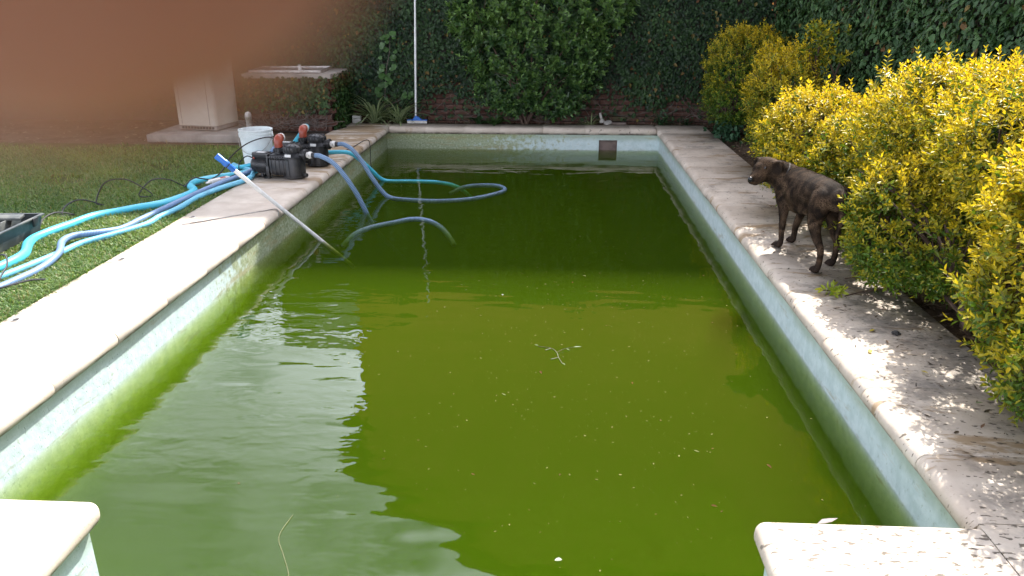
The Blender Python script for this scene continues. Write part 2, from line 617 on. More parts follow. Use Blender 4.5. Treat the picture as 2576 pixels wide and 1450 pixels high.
M['bucket'] = simple('white_bucket_plastic', (0.66, 0.72, 0.72), 0.45, 0.1, 10, dirt=(0.38, 0.42, 0.42), dirt_amt=0.6)
M['metal'] = simple('aluminium_pole', (0.60, 0.60, 0.59), 0.5, 0.15, 20, metal=0.45, bump=0.03)
M['galv'] = simple('galvanised_pipe', (0.42, 0.40, 0.38), 0.5, 0.25, 26, metal=0.7, bump=0.2, dirt=(0.12, 0.08, 0.05))
M['blue'] = simple('blue_plastic', (0.015, 0.13, 0.48), 0.4, 0.15, 16, bump=0.03)
M['cabinet'] = simple('beige_sheet_metal', (0.50, 0.45, 0.38), 0.5, 0.08, 4, bump=0.03, dirt=(0.34, 0.29, 0.23), dirt_amt=0.4)
M['tray'] = simple('grey_plastic', (0.045, 0.055, 0.058), 0.5, 0.25, 12, dirt=(0.17, 0.17, 0.15), dirt_amt=0.6)
M['bark'] = simple('bark', (0.095, 0.06, 0.042), 0.9, 0.4, 20, bump=0.8, bscale=45)
M['deadwood'] = simple('dry_vine_wood', (0.13, 0.10, 0.085), 0.9, 0.35, 20, bump=0.5)
M['fitting'] = simple('weathered_white_plastic', (0.36, 0.34, 0.31), 0.6, 0.2, 20, dirt=(0.12, 0.10, 0.08), dirt_amt=0.6)
M['dog'] = make_dog()
M['skin'] = make_skin()
M['nose'] = simple('dog_nose', (0.010, 0.010, 0.012), 0.3, 0.2, 30, bump=0.2)
M['eye'] = simple('dog_eye', (0.012, 0.008, 0.006), 0.1, 0.1, 20, bump=0)
M['collar'] = simple('dark_collar', (0.02, 0.016, 0.014), 0.6, 0.2, 20)
M['yellow_tag'] = simple('yellow_tag', (0.55, 0.38, 0.03), 0.4, 0.1, 20)
M['red'] = simple('red_plastic', (0.45, 0.03, 0.02), 0.4, 0.1, 20)
M['house'] = make_wall_plaster('ochre_render', (0.54, 0.24, 0.06), (0.64, 0.30, 0.08))
M['house_pale'] = make_wall_plaster('pale_grey_render', (0.48, 0.50, 0.48), (0.58, 0.60, 0.58))
M['tile'] = simple('roof_tile', (0.24, 0.10, 0.06), 0.85, 0.35, 3, bump=0.5)
M['glass'] = simple('window_glass', (0.02, 0.025, 0.03), 0.08, 0.1, 3, bump=0)
M['frame'] = simple('window_frame', (0.30, 0.22, 0.14), 0.6, 0.1, 8)
M['skimmer'] = simple('skimmer_brown', (0.14, 0.10, 0.085), 0.7, 0.3, 14, bump=0.3)
M['sticker'] = simple('label_sticker', (0.62, 0.62, 0.60), 0.5, 0.1, 30, bump=0)
M['void'] = simple('dark_hole', (0.03, 0.028, 0.025), 0.8, 0.2, 20)

# ------------------------------------------------------------------ leaf geometry
def unit(a):
    return a / np.maximum(np.linalg.norm(a, axis=-1, keepdims=True), 1e-9)


def leaf_arrays(P, D, N, L, W, fold=0.15, droop=0.12, col=None):
    """folded six-point leaves; every argument is per leaf"""
    D = unit(D); N = unit(N - D * np.sum(N * D, 1, keepdims=True)); S = np.cross(N, D)
    L = L[:, None]; W = W[:, None]
    up = N * W * fold
    b = P
    l1 = P + D * L * .30 - S * W * .46 + up
    l2 = P + D * L * .66 - S * W * .38 + up * .8 - N * L * droop * .3
    t = P + D * L - N * L * droop
    r2 = P + D * L * .66 + S * W * .38 + up * .8 - N * L * droop * .3
    r1 = P + D * L * .30 + S * W * .46 + up
    V = np.stack([b, l1, l2, t, r2, r1], 1).reshape(-1, 3)
    k = np.arange(len(P))[:, None] * 6
    Q = np.concatenate([k + np.array([[0, 3, 2, 1]]), k + np.array([[0, 5, 4, 3]])])
    C = np.repeat(col, 6, axis=0) if col is not None else None
    return V, Q, C


def join(parts):
    V, Q, C, o = [], [], [], 0
    for v, q, c in parts:
        V.append(v); Q.append(q + o); C.append(c); o += len(v)
    return np.concatenate(V), np.concatenate(Q), np.concatenate(C)


def rdir(n):
    return unit(rng.normal(size=(n, 3)))


def lerpc(a, b, t):
    return np.asarray(a)[None] * (1 - t[:, None]) + np.asarray(b)[None] * t[:, None]


def vnoise(x, y, s):
    """cheap smooth value noise built from sines"""
    return (np.sin(x * 1.7 * s + 1.3 * np.sin(y * 1.1 * s)) + np.sin(y * 2.1 * s + 1.7 * np.sin(x * .9 * s + 2)) + np.sin((x + y) * 3.3 * s + 4)) / 3


# ------------------------------------------------------------------ ground, pool basin, water
GX0, GX1, GY0, GY1 = -2.71, 1.92, 0.42, 10.13
gb = MB()
B = 70.0
zg = -0.035
xs = [-B, GX0, GX1, B]; ys = [-B, GY0, GY1, B]
for i in range(3):
    for j in range(3):
        if i == 1 and j == 1: continue
        gb.add([(xs[i], ys[j], zg), (xs[i + 1], ys[j], zg), (xs[i + 1], ys[j + 1], zg), (xs[i], ys[j + 1], zg)], [(0, 1, 2, 3)])
tag(gb.build('ground', M['soil'], smooth=False), kind='structure')

WX0, WX1, WY1, WYF = -2.13, 1.35, 9.88, 1.98      # basin wall faces
AX0, AX1, AY0 = -1.47, 0.685, 0.5                 # entry alcove
WZ = -0.275
outline = [(WX0, WY1), (WX0, WYF), (AX0, WYF), (AX0, AY0), (AX1, AY0), (AX1, WYF), (WX1, WYF), (WX1, WY1)]
pb = MB()
ZT, ZB = -0.086, -1.6
n = len(outline)
for i in range(n):
    a, b = outline[i], outline[(i + 1) % n]
    if a == (WX1, WY1):      # far wall with the skimmer mouth
        hx0, hx1, hz0, hz1 = 0.597, 0.828, -0.42, -0.150
        y = WY1
        for (x0, x1, z0, z1) in ((WX0, hx0, ZB, ZT), (hx1, WX1, ZB, ZT), (hx0, hx1, hz1, ZT), (hx0, hx1, ZB, hz0)):
            pb.add([(x0, y, z0), (x1, y, z0), (x1, y, z1), (x0, y, z1)], [(0, 1, 2, 3)])
        continue
    pb.add([(a[0], a[1], ZB), (b[0], b[1], ZB), (b[0], b[1], ZT), (a[0], a[1], ZT)], [(0, 1, 2, 3)])
for (ya, za), (yb, zb) in zip([(WYF, -.84), (3.3, -.92), (5.6, -1.45)], [(3.3, -.92), (5.6, -1.45), (WY1, -1.56)]):
    pb.add([(WX0, ya, za), (WX1, ya, za), (WX1, yb, zb), (WX0, yb, zb)], [(0, 1, 2, 3)])
pb.add([(AX0, AY0, -0.62), (AX1, AY0, -0.62), (AX1, WYF + .12, -0.62), (AX0, WYF + .12, -0.62)], [(0, 1, 2, 3)])
pb.add([(AX0, WYF + .12, -0.62), (AX1, WYF + .12, -0.62), (AX1, WYF + .12, ZB), (AX0, WYF + .12, ZB)], [(0, 1, 2, 3)])
# flange the coping is bedded on
zf = ZT
for (x0, x1, y0, y1) in ((GX0, WX0, GY0, GY1), (WX1, GX1, GY0, GY1), (WX0, WX1, WY1, GY1), (WX0, AX0, GY0, WYF), (AX1, WX1, GY0, WYF), (AX0, AX1, GY0, AY0)):
    pb.add([(x0, y0, zf), (x1, y0, zf), (x1, y1, zf), (x0, y1, zf)], [(0, 1, 2, 3)])
basin = pb.build('pool_basin', M['paint'], smooth=False)
tag(basin, kind='structure')

sk = empty('pool_skimmer', (0.7125, WY1, -0.15))
tag(sk, 'brown skimmer mouth set into the far pool wall at the waterline', 'skimmer')
m = MB()
m.box((0, 0.034, -0.13), (0.228, 0.006, 0.26)); m.box((-0.1125, 0.018, -0.13), (0.006, 0.03, 0.26)); m.box((0.1125, 0.018, -0.13), (0.006, 0.03, 0.26)); m.box((0, 0.018, -0.004), (0.22, 0.03, 0.006))
m.build('housing', M['skimmer'], sk, smooth=False)
MB().box((-0.003, 0.022, -0.10), (0.212, 0.006, 0.15), 0.002).build('weir_flap', M['skimmer'], sk, smooth=False)
m = MB()
m.box((0, -0.002, 0.008), (0.25, 0.008, 0.012), .002); m.box((-0.122, -0.002, -0.075), (0.012, 0.0075, 0.15), .002)
m.build('rim', M['paint'], sk, smooth=False)

# water body
bm = bmesh.new()
wo_ = [(WX0 - .012, WY1 + .03), (WX0 - .012, WYF - .012), (AX0 - .012, WYF - .012), (AX0 - .012, AY0 - .012), (AX1 + .012, AY0 - .012), (AX1 + .012, WYF - .012), (WX1 + .012, WYF - .012), (WX1 + .012, WY1 + .03)]
top = [bm.verts.new((x, y, WZ)) for x, y in wo_]
bot = [bm.verts.new((x, y, -1.58)) for x, y in wo_]
bm.faces.new(top); bm.faces.new(list(reversed(bot)))
for i in range(len(wo_)):
    j = (i + 1) % len(wo_)
    bm.faces.new((top[j], top[i], bot[i], bot[j]))
bmesh.ops.recalc_face_normals(bm, faces=bm.faces)
bmesh.ops.triangulate(bm, faces=[f for f in bm.faces if len(f.verts) > 4])
me = bpy.data.meshes.new('water'); bm.to_mesh(me); bm.free()
tag(link('water', me, M['water'], smooth=False), kind='structure')

# ------------------------------------------------------------------ coping stones
coping = tag(empty('pool_coping'), kind='structure')


def stone(length, width, jit):
    m = MB()
    W = width
    prof = [(0, -.0855), (0, -.006), (0.006, 0)] + [(W - .06, 0.0)]
    for k in range(1, 9):
        a = math.pi / 2 - k * (math.pi * 0.92) / 8
        prof.append((W - .043 + .043 * math.cos(a), -.0425 + .0425 * math.sin(a)))
    prof.append((W - .05, -.0855))
    N = len(prof)
    e = 0.0014
    rings = [(0, e), (e * 1.6, 0), (length - e * 1.6, 0), (length, e)]
    cy, cz = W * .5, -.043
    for (x, ins) in rings:
        for (y, z) in prof:
            s_ = 1 - ins / .06
            m.v.append((x, cy + (y - cy) * (1 - ins / (W * .5)), cz + (z - cz) * s_ + jit * (x / length - .5)))
    for i in range(3):
        for k in range(N):
            a = i * N + k; b = i * N + (k + 1) % N
            m.f.append((a, a + N, b + N, b))
    m.f.append(tuple(range(N))); m.f.append(tuple(3 * N + k for k in reversed(range(N))))
    return m


def run(kind, cuts, width):
    for a, b in zip(cuts[:-1], cuts[1:]):
        L = b - a - 0.0016
        j = rnd.uniform(-.0015, .0015); dz = rnd.uniform(-.0012, .0008)
        o = stone(L, width, j).build('coping_stone', M['stone'], coping, angle=50)
        if kind == 'left': o.location = (-2.09 - width, b - .0008, dz); o.rotation_euler = (0, 0, R(-90))
        if kind == 'right': o.location = (1.31 + width, a + .002, dz); o.rotation_euler = (0, 0, R(90))
        if kind == 'far': o.location = (b - .002, 9.84 + width, dz); o.rotation_euler = (0, 0, R(180))
        o.location.x += rnd.uniform(-.0025, .0025) * (kind != 'far'); o.location.y += rnd.uniform(-.0025, .0025) * (kind == 'far')


yl = [2.024] + [5.86 + .508 * k for k in range(-7, 9) if 2.1 < 5.86 + .508 * k < 10.1] + [10.16]
run('left', yl, 0.65)
yr = [2.034] + [2.417 + .508 * k for k in range(0, 16) if 2.417 + .508 * k < 10.0] + [10.16]
run('right', yr, 0.64)
run('far', [-2.086, -1.62, -1.12, -0.66, -0.12, 0.42, 0.99, 1.306], 0.32)
for (x0, x1, y0, y1) in ((-2.74, -1.43, 0.44, 2.02), (0.645, 1.322, 0.44, 2.03), (1.3265, 1.95, 0.44, 2.03), (-1.425, 0.64, -.05, 0.44)):
    b_ = bmesh.new(); bmesh.ops.create_cube(b_, size=1)
    for v in b_.verts: v.co = Vector(((x0 + x1) / 2 + v.co.x * (x1 - x0), (y0 + y1) / 2 + v.co.y * (y1 - y0), -.0428 + v.co.z * .0856))
    ed = []
    for e in b_.edges:
        c = (e.verts[0].co + e.verts[1].co) / 2
        far_lip = abs(c.y - y1) < 1e-4 and abs(c.z + .0428) > .04
        left_side = x0 > .6 and x0 < .7 and abs(c.x - x0) < 1e-4
        right_side = x0 < -2 and abs(c.x - x1) < 1e-4
        if (far_lip and x0 < 1.3) or ((left_side or right_side) and c.y > y0 + .1):
            ed.append(e)
    if ed: bmesh.ops.bevel(b_, geom=ed, offset=.038, segments=6, affect='EDGES', profile=.5)
    sm_ = bpy.data.meshes.new('coping_stone'); b_.to_mesh(sm_); b_.free()
    link('coping_stone', sm_, M['stone'], coping, angle=45)
tr = MB().box((0, -2.1, -.06), (8, 4.08, .1), .004).build('terrace', M['stone'], smooth=False)
tag(tr, kind='structure')
# small drain plugs set along the left coping
for i, (x, y) in enumerate(((-2.66, 5.42), (-2.659, 4.417), (-2.679, 3.438))):
    pc = empty('coping_plug', (x, y, 0.0))
    MB().lathe([(.016, .002), (.021, .0035), (.024, .002), (.0245, -.002)], n=20, caps=False).build('collar', M['galv'], pc)
    MB().lathe([(.0165, .0012), (.001, .001)], n=16).build('cap', M['void'], pc)
    tag(pc, ['small dark plug in the white coping, farthest of three', 'small dark plug in the white coping, middle of three', 'small dark plug in the white coping, nearest of three'][i], 'plug', 'plugs along the left coping')

# ------------------------------------------------------------------ lawn
LX1 = -2.745
lb = MB().add([(-30, -10, -.022), (LX1, -10, -.022), (LX1, 8.55, -.022), (-30, 8.9, -.022)], [(0, 1, 2, 3)])
tag(lb.build('lawn', M['lawn'], smooth=False), kind='structure')


def grass_field():
    # dense where the lens looks, thinner outside
    n1 = 95000
    y = 2.6 + 6.15 * rng.random(n1) ** 0.85
    xl = -0.82 * (y - .2) - 0.15
    x = LX1 + .012 - (LX1 - np.minimum(xl, LX1 - .5)) * rng.random(n1) ** 1.08
    n2 = 22000
    x2 = -9 + (9 + LX1) * rng.random(n2); y2 = -1 + 9.6 * rng.random(n2)
    X = np.concatenate([x, x2]); Y = np.concatenate([y, y2])
    edge = 8.45 + .22 * vnoise(X, Y * 0, 2.1)
    bare = vnoise(X, Y, 1.4)
    keep = (Y < edge) & ~((bare > .78) & (rng.random(len(X)) < .8))
    # trodden thin border towards the bare soil
    keep &= rng.random(len(X)) < np.clip((edge - Y) / .7 + .25, 0, 1)
    X, Y = X[keep], Y[keep]
    n = len(X)
    ang = rng.random(n) * 2 * np.pi
    lean = np.abs(rng.normal(.75, .35, n))
    h = rng.uniform(.022, .05, n) * (1 + .25 * vnoise(X, Y, 2.3))
    w = rng.uniform(.0022, .0042, n)
    d = np.stack([np.cos(ang), np.sin(ang), np.zeros(n)], 1)
    s = np.stack([-np.sin(ang), np.cos(ang), np.zeros(n)], 1) * w[:, None]
    P = np.stack([X, Y, np.full(n, -.023)], 1)
    up = np.array([[0, 0, 1.]])
    m1 = P + (up * .62 + d * (lean * .35)[:, None]) * h[:, None]
    t = P + (up * np.clip(1.0 - lean * .3, .3, 1)[:, None] + d * (lean * 1.05)[:, None]) * h[:, None]
    V = np.stack([P - s, P + s, m1 + s * .9, m1 - s * .9, t], 1).reshape(-1, 3)
    k = np.arange(n)[:, None] * 5
    Q = k + np.array([[0, 1, 2, 3]]); T = k + np.array([[3, 2, 4]])
    u = rng.random(n); dry = (rng.random(n) < .09)
    c = lerpc((.062, .145, .030), (.215, .285, .07), np.clip(u * .8 + .25 * vnoise(X, Y, 3.1), 0, 1))
    c[dry] = lerpc((.22, .19, .08), (.30, .26, .13), rng.random(dry.sum()))
    return fast_mesh('lawn_grass', V, Q, T, np.repeat(c, 5, 0))


g = link('lawn_grass', grass_field(), M['grass'], smooth=False)
tag(g, 'short green lawn grass growing left of the pool coping', 'grass', kind='stuff')

# ------------------------------------------------------------------ garden walls
fw = empty('garden_wall', (0, 10.5, 0))
tag(fw, 'red brick garden wall under ivy along the far end of the pool', 'wall')
MB().box((-3.1, .14, 0.98), (11.7, .24, 2.1)).build('wall_core', M['mortar'], fw, smooth=False)
bme = MB().box((0, 0, 0), (.232, .05, .060), .005, seg=1)
proto = bme.build('brick', M['brick'], fw, smooth=False)
proto.location = (-2.65, 0.0, .0)
nb_ = 0
for r in range(-1, 8):
    x = -2.78 + (.12 if r % 2 else 0)
    while x < 2.62:
        if not (nb_ == 0):
            o = dup(proto, fw)
        else:
            o = proto
        o.location = (x, .004 + rnd.uniform(-.005, .004), .035 + r * .072)
        o.rotation_euler = (rnd.uniform(-.01, .01), 0, rnd.uniform(-.012, .012))
        nb_ += 1
        x += .243
rw = empty('ivy_wall_core', (2.98, 4.5, 0))
tag(rw, 'garden wall along the right side, hidden under dark ivy', 'wall')
MB().box((0.02, 0, 1.1), (.22, 13.0, 2.35)).build('wall_core', M['mortar'], rw, smooth=False)


def ivy_foliage(name, parent, origin, udir, ndir, width, height, dens, L0, cover, thick=.16, pal=((.010, .028, .009), (.035, .075, .020)), odd=.02):
    n = int(width * height * dens)
    u = rng.random(n) * width; v = rng.random(n) * height
    keep = rng.random(n) < cover(u, v)
    u, v = u[keep], v[keep]; n = len(u)
    bul = np.clip(.5 + .5 * vnoise(u, v, 2.6), 0, 1) * .6 + np.clip(.5 + .5 * vnoise(u + 5, v, 6.3), 0, 1) * .4
    dep = thick * bul * rng.random(n) ** .45 + .01
    U = np.array(udir, float); Nn = np.array(ndir, float)
    P = np.array(origin)[None] + u[:, None] * U + dep[:, None] * Nn + v[:, None] * np.array([[0, 0, 1.]])
    D = unit(np.array([[0, 0, -1.0]]) * rng.uniform(.2, 1.0, (n, 1)) + U * rng.normal(0, .7, (n, 1)) + Nn * rng.uniform(-.1, .6, (n, 1)))
    N = unit(Nn + np.array([[0, 0, .7]]) * rng.uniform(.2, 1.2, (n, 1)) + rdir(n) * .45)
    L = L0 * rng.uniform(.55, 1.25, n)
    W = L * rng.uniform(.62, .82, n)
    t = np.clip(rng.beta(1.3, 2.2, n) + .25 * vnoise(u, v, 3.7) + .2 * (bul - .5), 0, 1)
    c = lerpc(pal[0], pal[1], t)
    o = rng.random(n) < odd
    c[o] = lerpc((.11, .045, .02), (.16, .13, .03), rng.random(o.sum()))
    V, Q, C = leaf_arrays(P, D, N, L, W, .18, .15, c)
    ob = link(name, fast_mesh(name, V, Q, None, C), M['ivy_leaf'], parent, smooth=False)
    tag(ob, kind='stuff')
    return ob


def ivy_stems(parent, name, origin, udir, ndir, width, zmax, count, mat, r0=.005, seed=3):
    q = random.Random(seed)
    m = MB()
    U = Vector(udir); Nn = Vector(ndir); O = Vector(origin)
    for i in range(count):
        u = q.random() * width; z = q.uniform(-.02, .1); a = q.choice((-1, 1)) * q.uniform(.5, 1.5)
        pts = []
        for k in range(9):
            pts.append(O + U * u + Nn * (.018 + q.uniform(0, .02)) + Vector((0, 0, z)))
            a += q.uniform(-.55, .55); a = max(-1.5, min(1.5, a))
            st = zmax / 8 * q.uniform(.6, 1.3)
            u += math.sin(a) * st; z += math.cos(a) * st * .7
        m.tube(spline(pts, 3), [r0 * (1 - .6 * k / 24) for k in range(25)], 5)
    return m.build(name, mat, parent)


fi = empty('ivy', (0, 10.47, 0))
tag(fi, 'dark small-leaved ivy covering the far brick wall behind the pool', 'ivy')


def cover_far(u, v):
    x = u - 9.0
    low = .17 + .16 * vnoise(x, v * 0, 1.7) + .10 * vnoise(x, v, 5.1) + np.where((x > -1.9) & (x < -1.0), .08, 0) + np.where(x > .55, .10, 0)
    low = np.where(x < -2.6, .12, low)
    c = np.clip((v - low) / .18, 0, 1) ** 1.2
    c = np.maximum(c, (.10 + .16 * (vnoise(x, v, 3.3) > .35)) * (v > .04))
    return c * np.where(v > 2.05 + .12 * vnoise(x, v * 0, 3.1), 0, 1)


ivy_foliage('foliage', fi, (-9.0, -.02, 0), (1, 0, 0), (0, -1, 0), 11.75, 2.25, 2700, .052, cover_far, .17,
            ((.008, .022, .009), (.040, .085, .025)), .025)
ivy_stems(fi, 'stems', (-2.6, -.03, 0), (1, 0, 0), (0, -1, 0), 5.2, .6, 60, M['deadwood'], .0040, 5)

ri = empty('ivy', (2.85, 4.5, 0))
tag(ri, 'glossy dark green ivy wall on the right behind the yellow shrubs', 'ivy')


def cover_right(u, v):
    return np.where(v > 2.3 + .08 * vnoise(u, v * 0, 3.0), 0, np.clip((v + .1) / .3, 0, 1))


ivy_foliage('foliage', ri, (.03, 6.0, 0), (0, -1, 0), (-1, 0, 0), 11.0, 2.45, 1900, .062, cover_right, .20,
            ((.020, .050, .020), (.085, .17, .058)), .02)

# ------------------------------------------------------------------ houses beyond the far wall (mirrored in the water, and shading the far end)
hs = empty('house', (0, 13, 0))
tag(hs, 'ochre house beyond the far wall, mirrored in the pool', 'house')
prof = [(-3.5, -.05), (8.5, -.05), (8.5, 7.4), (5.2, 7.4), (5.0, 9.1), (-.6, 9.1), (-3.5, 6.75)]
NP = len(prof)
m = MB()
m.add([(x, 0, z) for x, z in prof] + [(x, 6, z) for x, z in prof], [tuple(range(NP)), tuple(reversed(range(NP, 2 * NP)))] + [(i, i + NP, (i + 1) % NP + NP, (i + 1) % NP) for i in range(NP)])
m.build('wall', M['house'], hs, smooth=False)
m = MB()
sl = [(-4.0, 6.35), (-.55, 9.12), (5.1, 9.12), (5.3, 7.42), (8.7, 7.42), (8.7, 7.6), (5.45, 7.6), (5.25, 9.3), (-.6, 9.3), (-4.05, 6.53)]
NS = len(sl)
m.add([(x, -.35, z) for x, z in sl] + [(x, 6.3, z) for x, z in sl], [tuple(range(NS)), tuple(reversed(range(NS, 2 * NS)))] + [(i, i + NS, (i + 1) % NS + NS, (i + 1) % NS) for i in range(NS)])
m.build('roof', M['tile'], hs, smooth=False)
for (x, z) in ((6.4, 5.9), (7.7, 5.9), (6.4, 3.0), (7.7, 3.0)):
    w = MB()
    for dx, dz, sx, sz in ((-.5, 0, .08, 1.3), (.5, 0, .08, 1.3), (0, .65, 1.08, .08), (0, -.65, 1.08, .08), (0, 0, .05, 1.3)):
        w.box((dx, -.03, dz), (sx, .1, sz))
    wf = w.build('window', M['frame'], hs, smooth=False); wf.location = (x, 0, z)
    MB().box((0, -.004, 0), (.96, .02, 1.24)).build('pane', M['glass'], wf, smooth=False)
h2 = empty('house', (-5.0, 16.5, 0))
tag(h2, 'pale grey house beside the ochre one, mirrored in the pool', 'house')
MB().box((0, 2.5, 2.8), (2.6, 5, 5.7)).build('wall', M['house_pale'], h2, smooth=False)
MB().box((0, 2.5, 5.74), (2.9, 5.3, .16), .02).build('roof', M['concrete'], h2, smooth=False)
w = MB()
for dx, dz, sx, sz in ((-.4, 0, .07, 1.1), (.4, 0, .07, 1.1), (0, .55, .87, .07), (0, -.55, .87, .07)):
    w.box((dx, -.03, dz), (sx, .1, sz))
wf = w.build('window', M['frame'], h2, smooth=False); wf.location = (-.75, 0, 4.3)
MB().box((0, -.004, 0), (.75, .02, 1.04)).build('pane', M['glass'], wf, smooth=False)

# ------------------------------------------------------------------ pool pumps
def make_pump():
    t = empty('pool_pump')
    m = MB()
    m.lathe([(.02, 0), (.055, .004), (.070, .02), (.074, .05), (.074, .17), (.070, .175)], (0.0, 0, .105), (0, R(90), 0), 28)
    motor = m.build('motor', M['black'], t)
    m = MB()
    for k in range(26):
        a = 2 * math.pi * k / 26
        if 1.15 < a < 2.0: continue
        m.box((.118, math.cos(a) * .076, .105 + math.sin(a) * .076), (.105, .0035, .014), rot=(a + R(90), 0, 0))
    m.build('cooling_fins', M['black'], motor, smooth=False)
    bx = MB().box((.095, 0, .196), (.145, .10, .05), .007).build('terminal_box', M['black'], t)
    MB().box((.10, -.012, .2218), (.08, .045, .0012)).build('sticker', M['sticker'], bx, smooth=False)
    MB().box((.038, -.046, .172), (.02, .012, .018), .003).build('cable_gland', M['orange'], bx)
    m = MB()
    m.tube([(.10, -.03, .035), (.10, -.035, .0), ], [.012, .016], 8); m.box((.10, -.02, .006), (.05, .08, .008), .002)
    m.tube([(.10, .03, .035), (.10, .035, .0)], [.012, .016], 8)
    m.build('motor_foot', M['black'], t)
    m = MB()
    m.box((.192, 0, .118), (.020, .17, .20), .008); m.box((.19, -.075, .055), (.03, .022, .11), .004); m.box((.19, .075, .055), (.03, .022, .11), .004)
    m.box((.186, -.083, .006), (.06, .045, .010), .002); m.box((.186, .083, .006), (.06, .045, .010), .002)
    m.build('mounting_bracket', M['black'], t)
    # casing: rounded chamber that runs into the upright strainer drum
    m = MB()
    m.box((.305, 0, .112), (.215, .19, .172), .045, seg=4)
    m.lathe([(.092, .006), (.098, .012), (.100, .19), (.096, .205), (.080, .222), (.072, .24)], (.415, 0, 0), None, 32)
    m.box((.30, 0, .195), (.19, .15, .04), .018, seg=3)
    casing = m.build('casing', M['black'], t)
    m = MB()
    m.lathe([(.098, 0), (.110, .002), (.110, .014), (.098, .016)], (.415, 0, .182), None, 32, False)
    m.box((.31, 0, .190), (.20, .205, .014), .003)
    for k in range(9):
        m.box((.215 + k * .024, -.1015, .188), (.006, .010, .030), .001)
    m.build('seam_flange', M['black'], casing)
    MB().lathe([(.099, 0), (.106, .002), (.106, .016), (.099, .018)], (.415, 0, .010), None, 32, False).build('base_ring', M['black'], casing)
    m = MB()
    for k in range(5):
        a = R(-150 + k * 30)
        m.box((.415 + .099 * math.cos(a), .099 * math.sin(a), .10), (.008, .006, .16), rot=(0, 0, a))
    for k in range(4):
        m.box((.24 + k * .04, -.096, .10), (.006, .006, .13))
    m.build('ribs', M['black'], casing, smooth=False)
    m = MB()
    m.tube([(.505, -.02, .035), (.545, -.03, .035)], .012, 10); m.tube([(.536, -.028, .035), (.552, -.032, .035)], .018, 8)
    m.build('drain_plug', M['black'], casing)
    MB().box((.415, -.0985, .214), (.058, .004, .024), rot=(R(-14), 0, 0)).build('label_plate', M['sticker'], casing, smooth=False)
    m = MB()
    m.lathe([(.070, .235), (.083, .238), (.086, .246), (.086, .278), (.080, .290), (.060, .300), (.02, .304)], (.415, 0, 0), None, 32)
    lid = m.build('strainer_lid', M['black'], t)
    m = MB()
    for k in range(18):
        a = 2 * math.pi * k / 18
        m.box((.415 + .085 * math.cos(a), .085 * math.sin(a), .262), (.012, .012, .042), .003, rot=(0, 0, a), seg=1)
        if k % 2 == 0:
            m.box((.415 + .060 * math.cos(a), .060 * math.sin(a), .298), (.045, .008, .010), .002, rot=(0, R(12), a), seg=1)
    m.build('grip_ribs', M['black'], lid, smooth=False)
    # discharge: neck, nut, terracotta elbow
    m = MB()
    m.lathe([(.036, .195), (.034, .235), (.032, .30)], (.275, 0, 0), None, 20)
    neck = m.build('discharge_neck', M['black'], t)
    m = MB()
    m.lathe([(.036, .228), (.045, .232), (.045, .262), (.036, .266)], (.275, 0, 0), None, 20)
    for k in range(12):
        a = 2 * math.pi * k / 12
        m.box((.275 + .045 * math.cos(a), .045 * math.sin(a), .247), (.009, .009, .028), .002, rot=(0, 0, a), seg=1)
    m.build('union_nut', M['black'], neck)
    m = MB()
    pts = [(.275, 0, .270), (.275, 0, .296), (.275, .003, .318), (.2745, .012, .336), (.273, .028, .346), (.270, .055, .348)]
    m.tube(pts, [.034, .035, .039, .041, .040, .036], 20)
    m.lathe([(.034, 0), (.039, .002), (.039, .014), (.034, .016)], (.275, 0, .274), None, 20, False)
    el = m.build('elbow', M['orange'], t)
    MB().tube([(.270, .053, .348), (.269, .075, .347)], [.039, .039], 20).build('elbow_collar', M['white_pvc'], el)
    # suction: union nut, white valve, black collar
    m = MB()
    m.tube([(.49, 0, .212), (.532, 0, .212)], [.040, .036], 20)
    m.tube([(.522, 0, .212), (.526, 0, .212), (.548, 0, .212), (.553, 0, .212)], [.040, .048, .048, .040], 20)
    for k in range(12):
        a = 2 * math.pi * k / 12
        m.box((.537, .047 * math.cos(a), .212 + .047 * math.sin(a)), (.024, .008, .010), .002, rot=(a, 0, 0), seg=1)
    m.build('suction_nut', M['black'], t)
    m = MB()
    m.tube([(.552, 0, .212), (.572, 0, .212), (.574, 0, .212), (.592, 0, .212), (.594, 0, .212), (.602, 0, .212)], [.026, .026, .032, .032, .028, .028], 20)
    wv = m.build('coupling', M['white_pvc'], t)
    MB().box((.583, -.031, .214), (.012, .006, .018), .001).build('valve_key', M['galv'], wv)
    MB().tube([(.600, 0, .212), (.630, 0, .211)], [.0245, .0225], 18).build('hose_tail', M['black'], t)
    return t


RZ = R(-11)
pump = make_pump()
pump.location = (-2.735, 6.885, 0.001); pump.rotation_euler = (0, 0, RZ)
tag(pump, 'nearer black pool pump with orange elbow on the stone coping', 'pump', 'pumps on the coping')
pump2 = dup_tree(pump)
pump2.location = (-2.685, 7.42, 0.001); pump2.rotation_euler = (0, 0, R(-7))
tag(pump2, 'farther black pool pump partly hidden behind the other pump', 'pump', 'pumps on the coping')


def pw(p, x, y, z):
    a = p.rotation_euler.z
    return Vector((p.location.x + x * math.cos(a) - y * math.sin(a), p.location.y + x * math.sin(a) + y * math.cos(a), p.location.z + z))


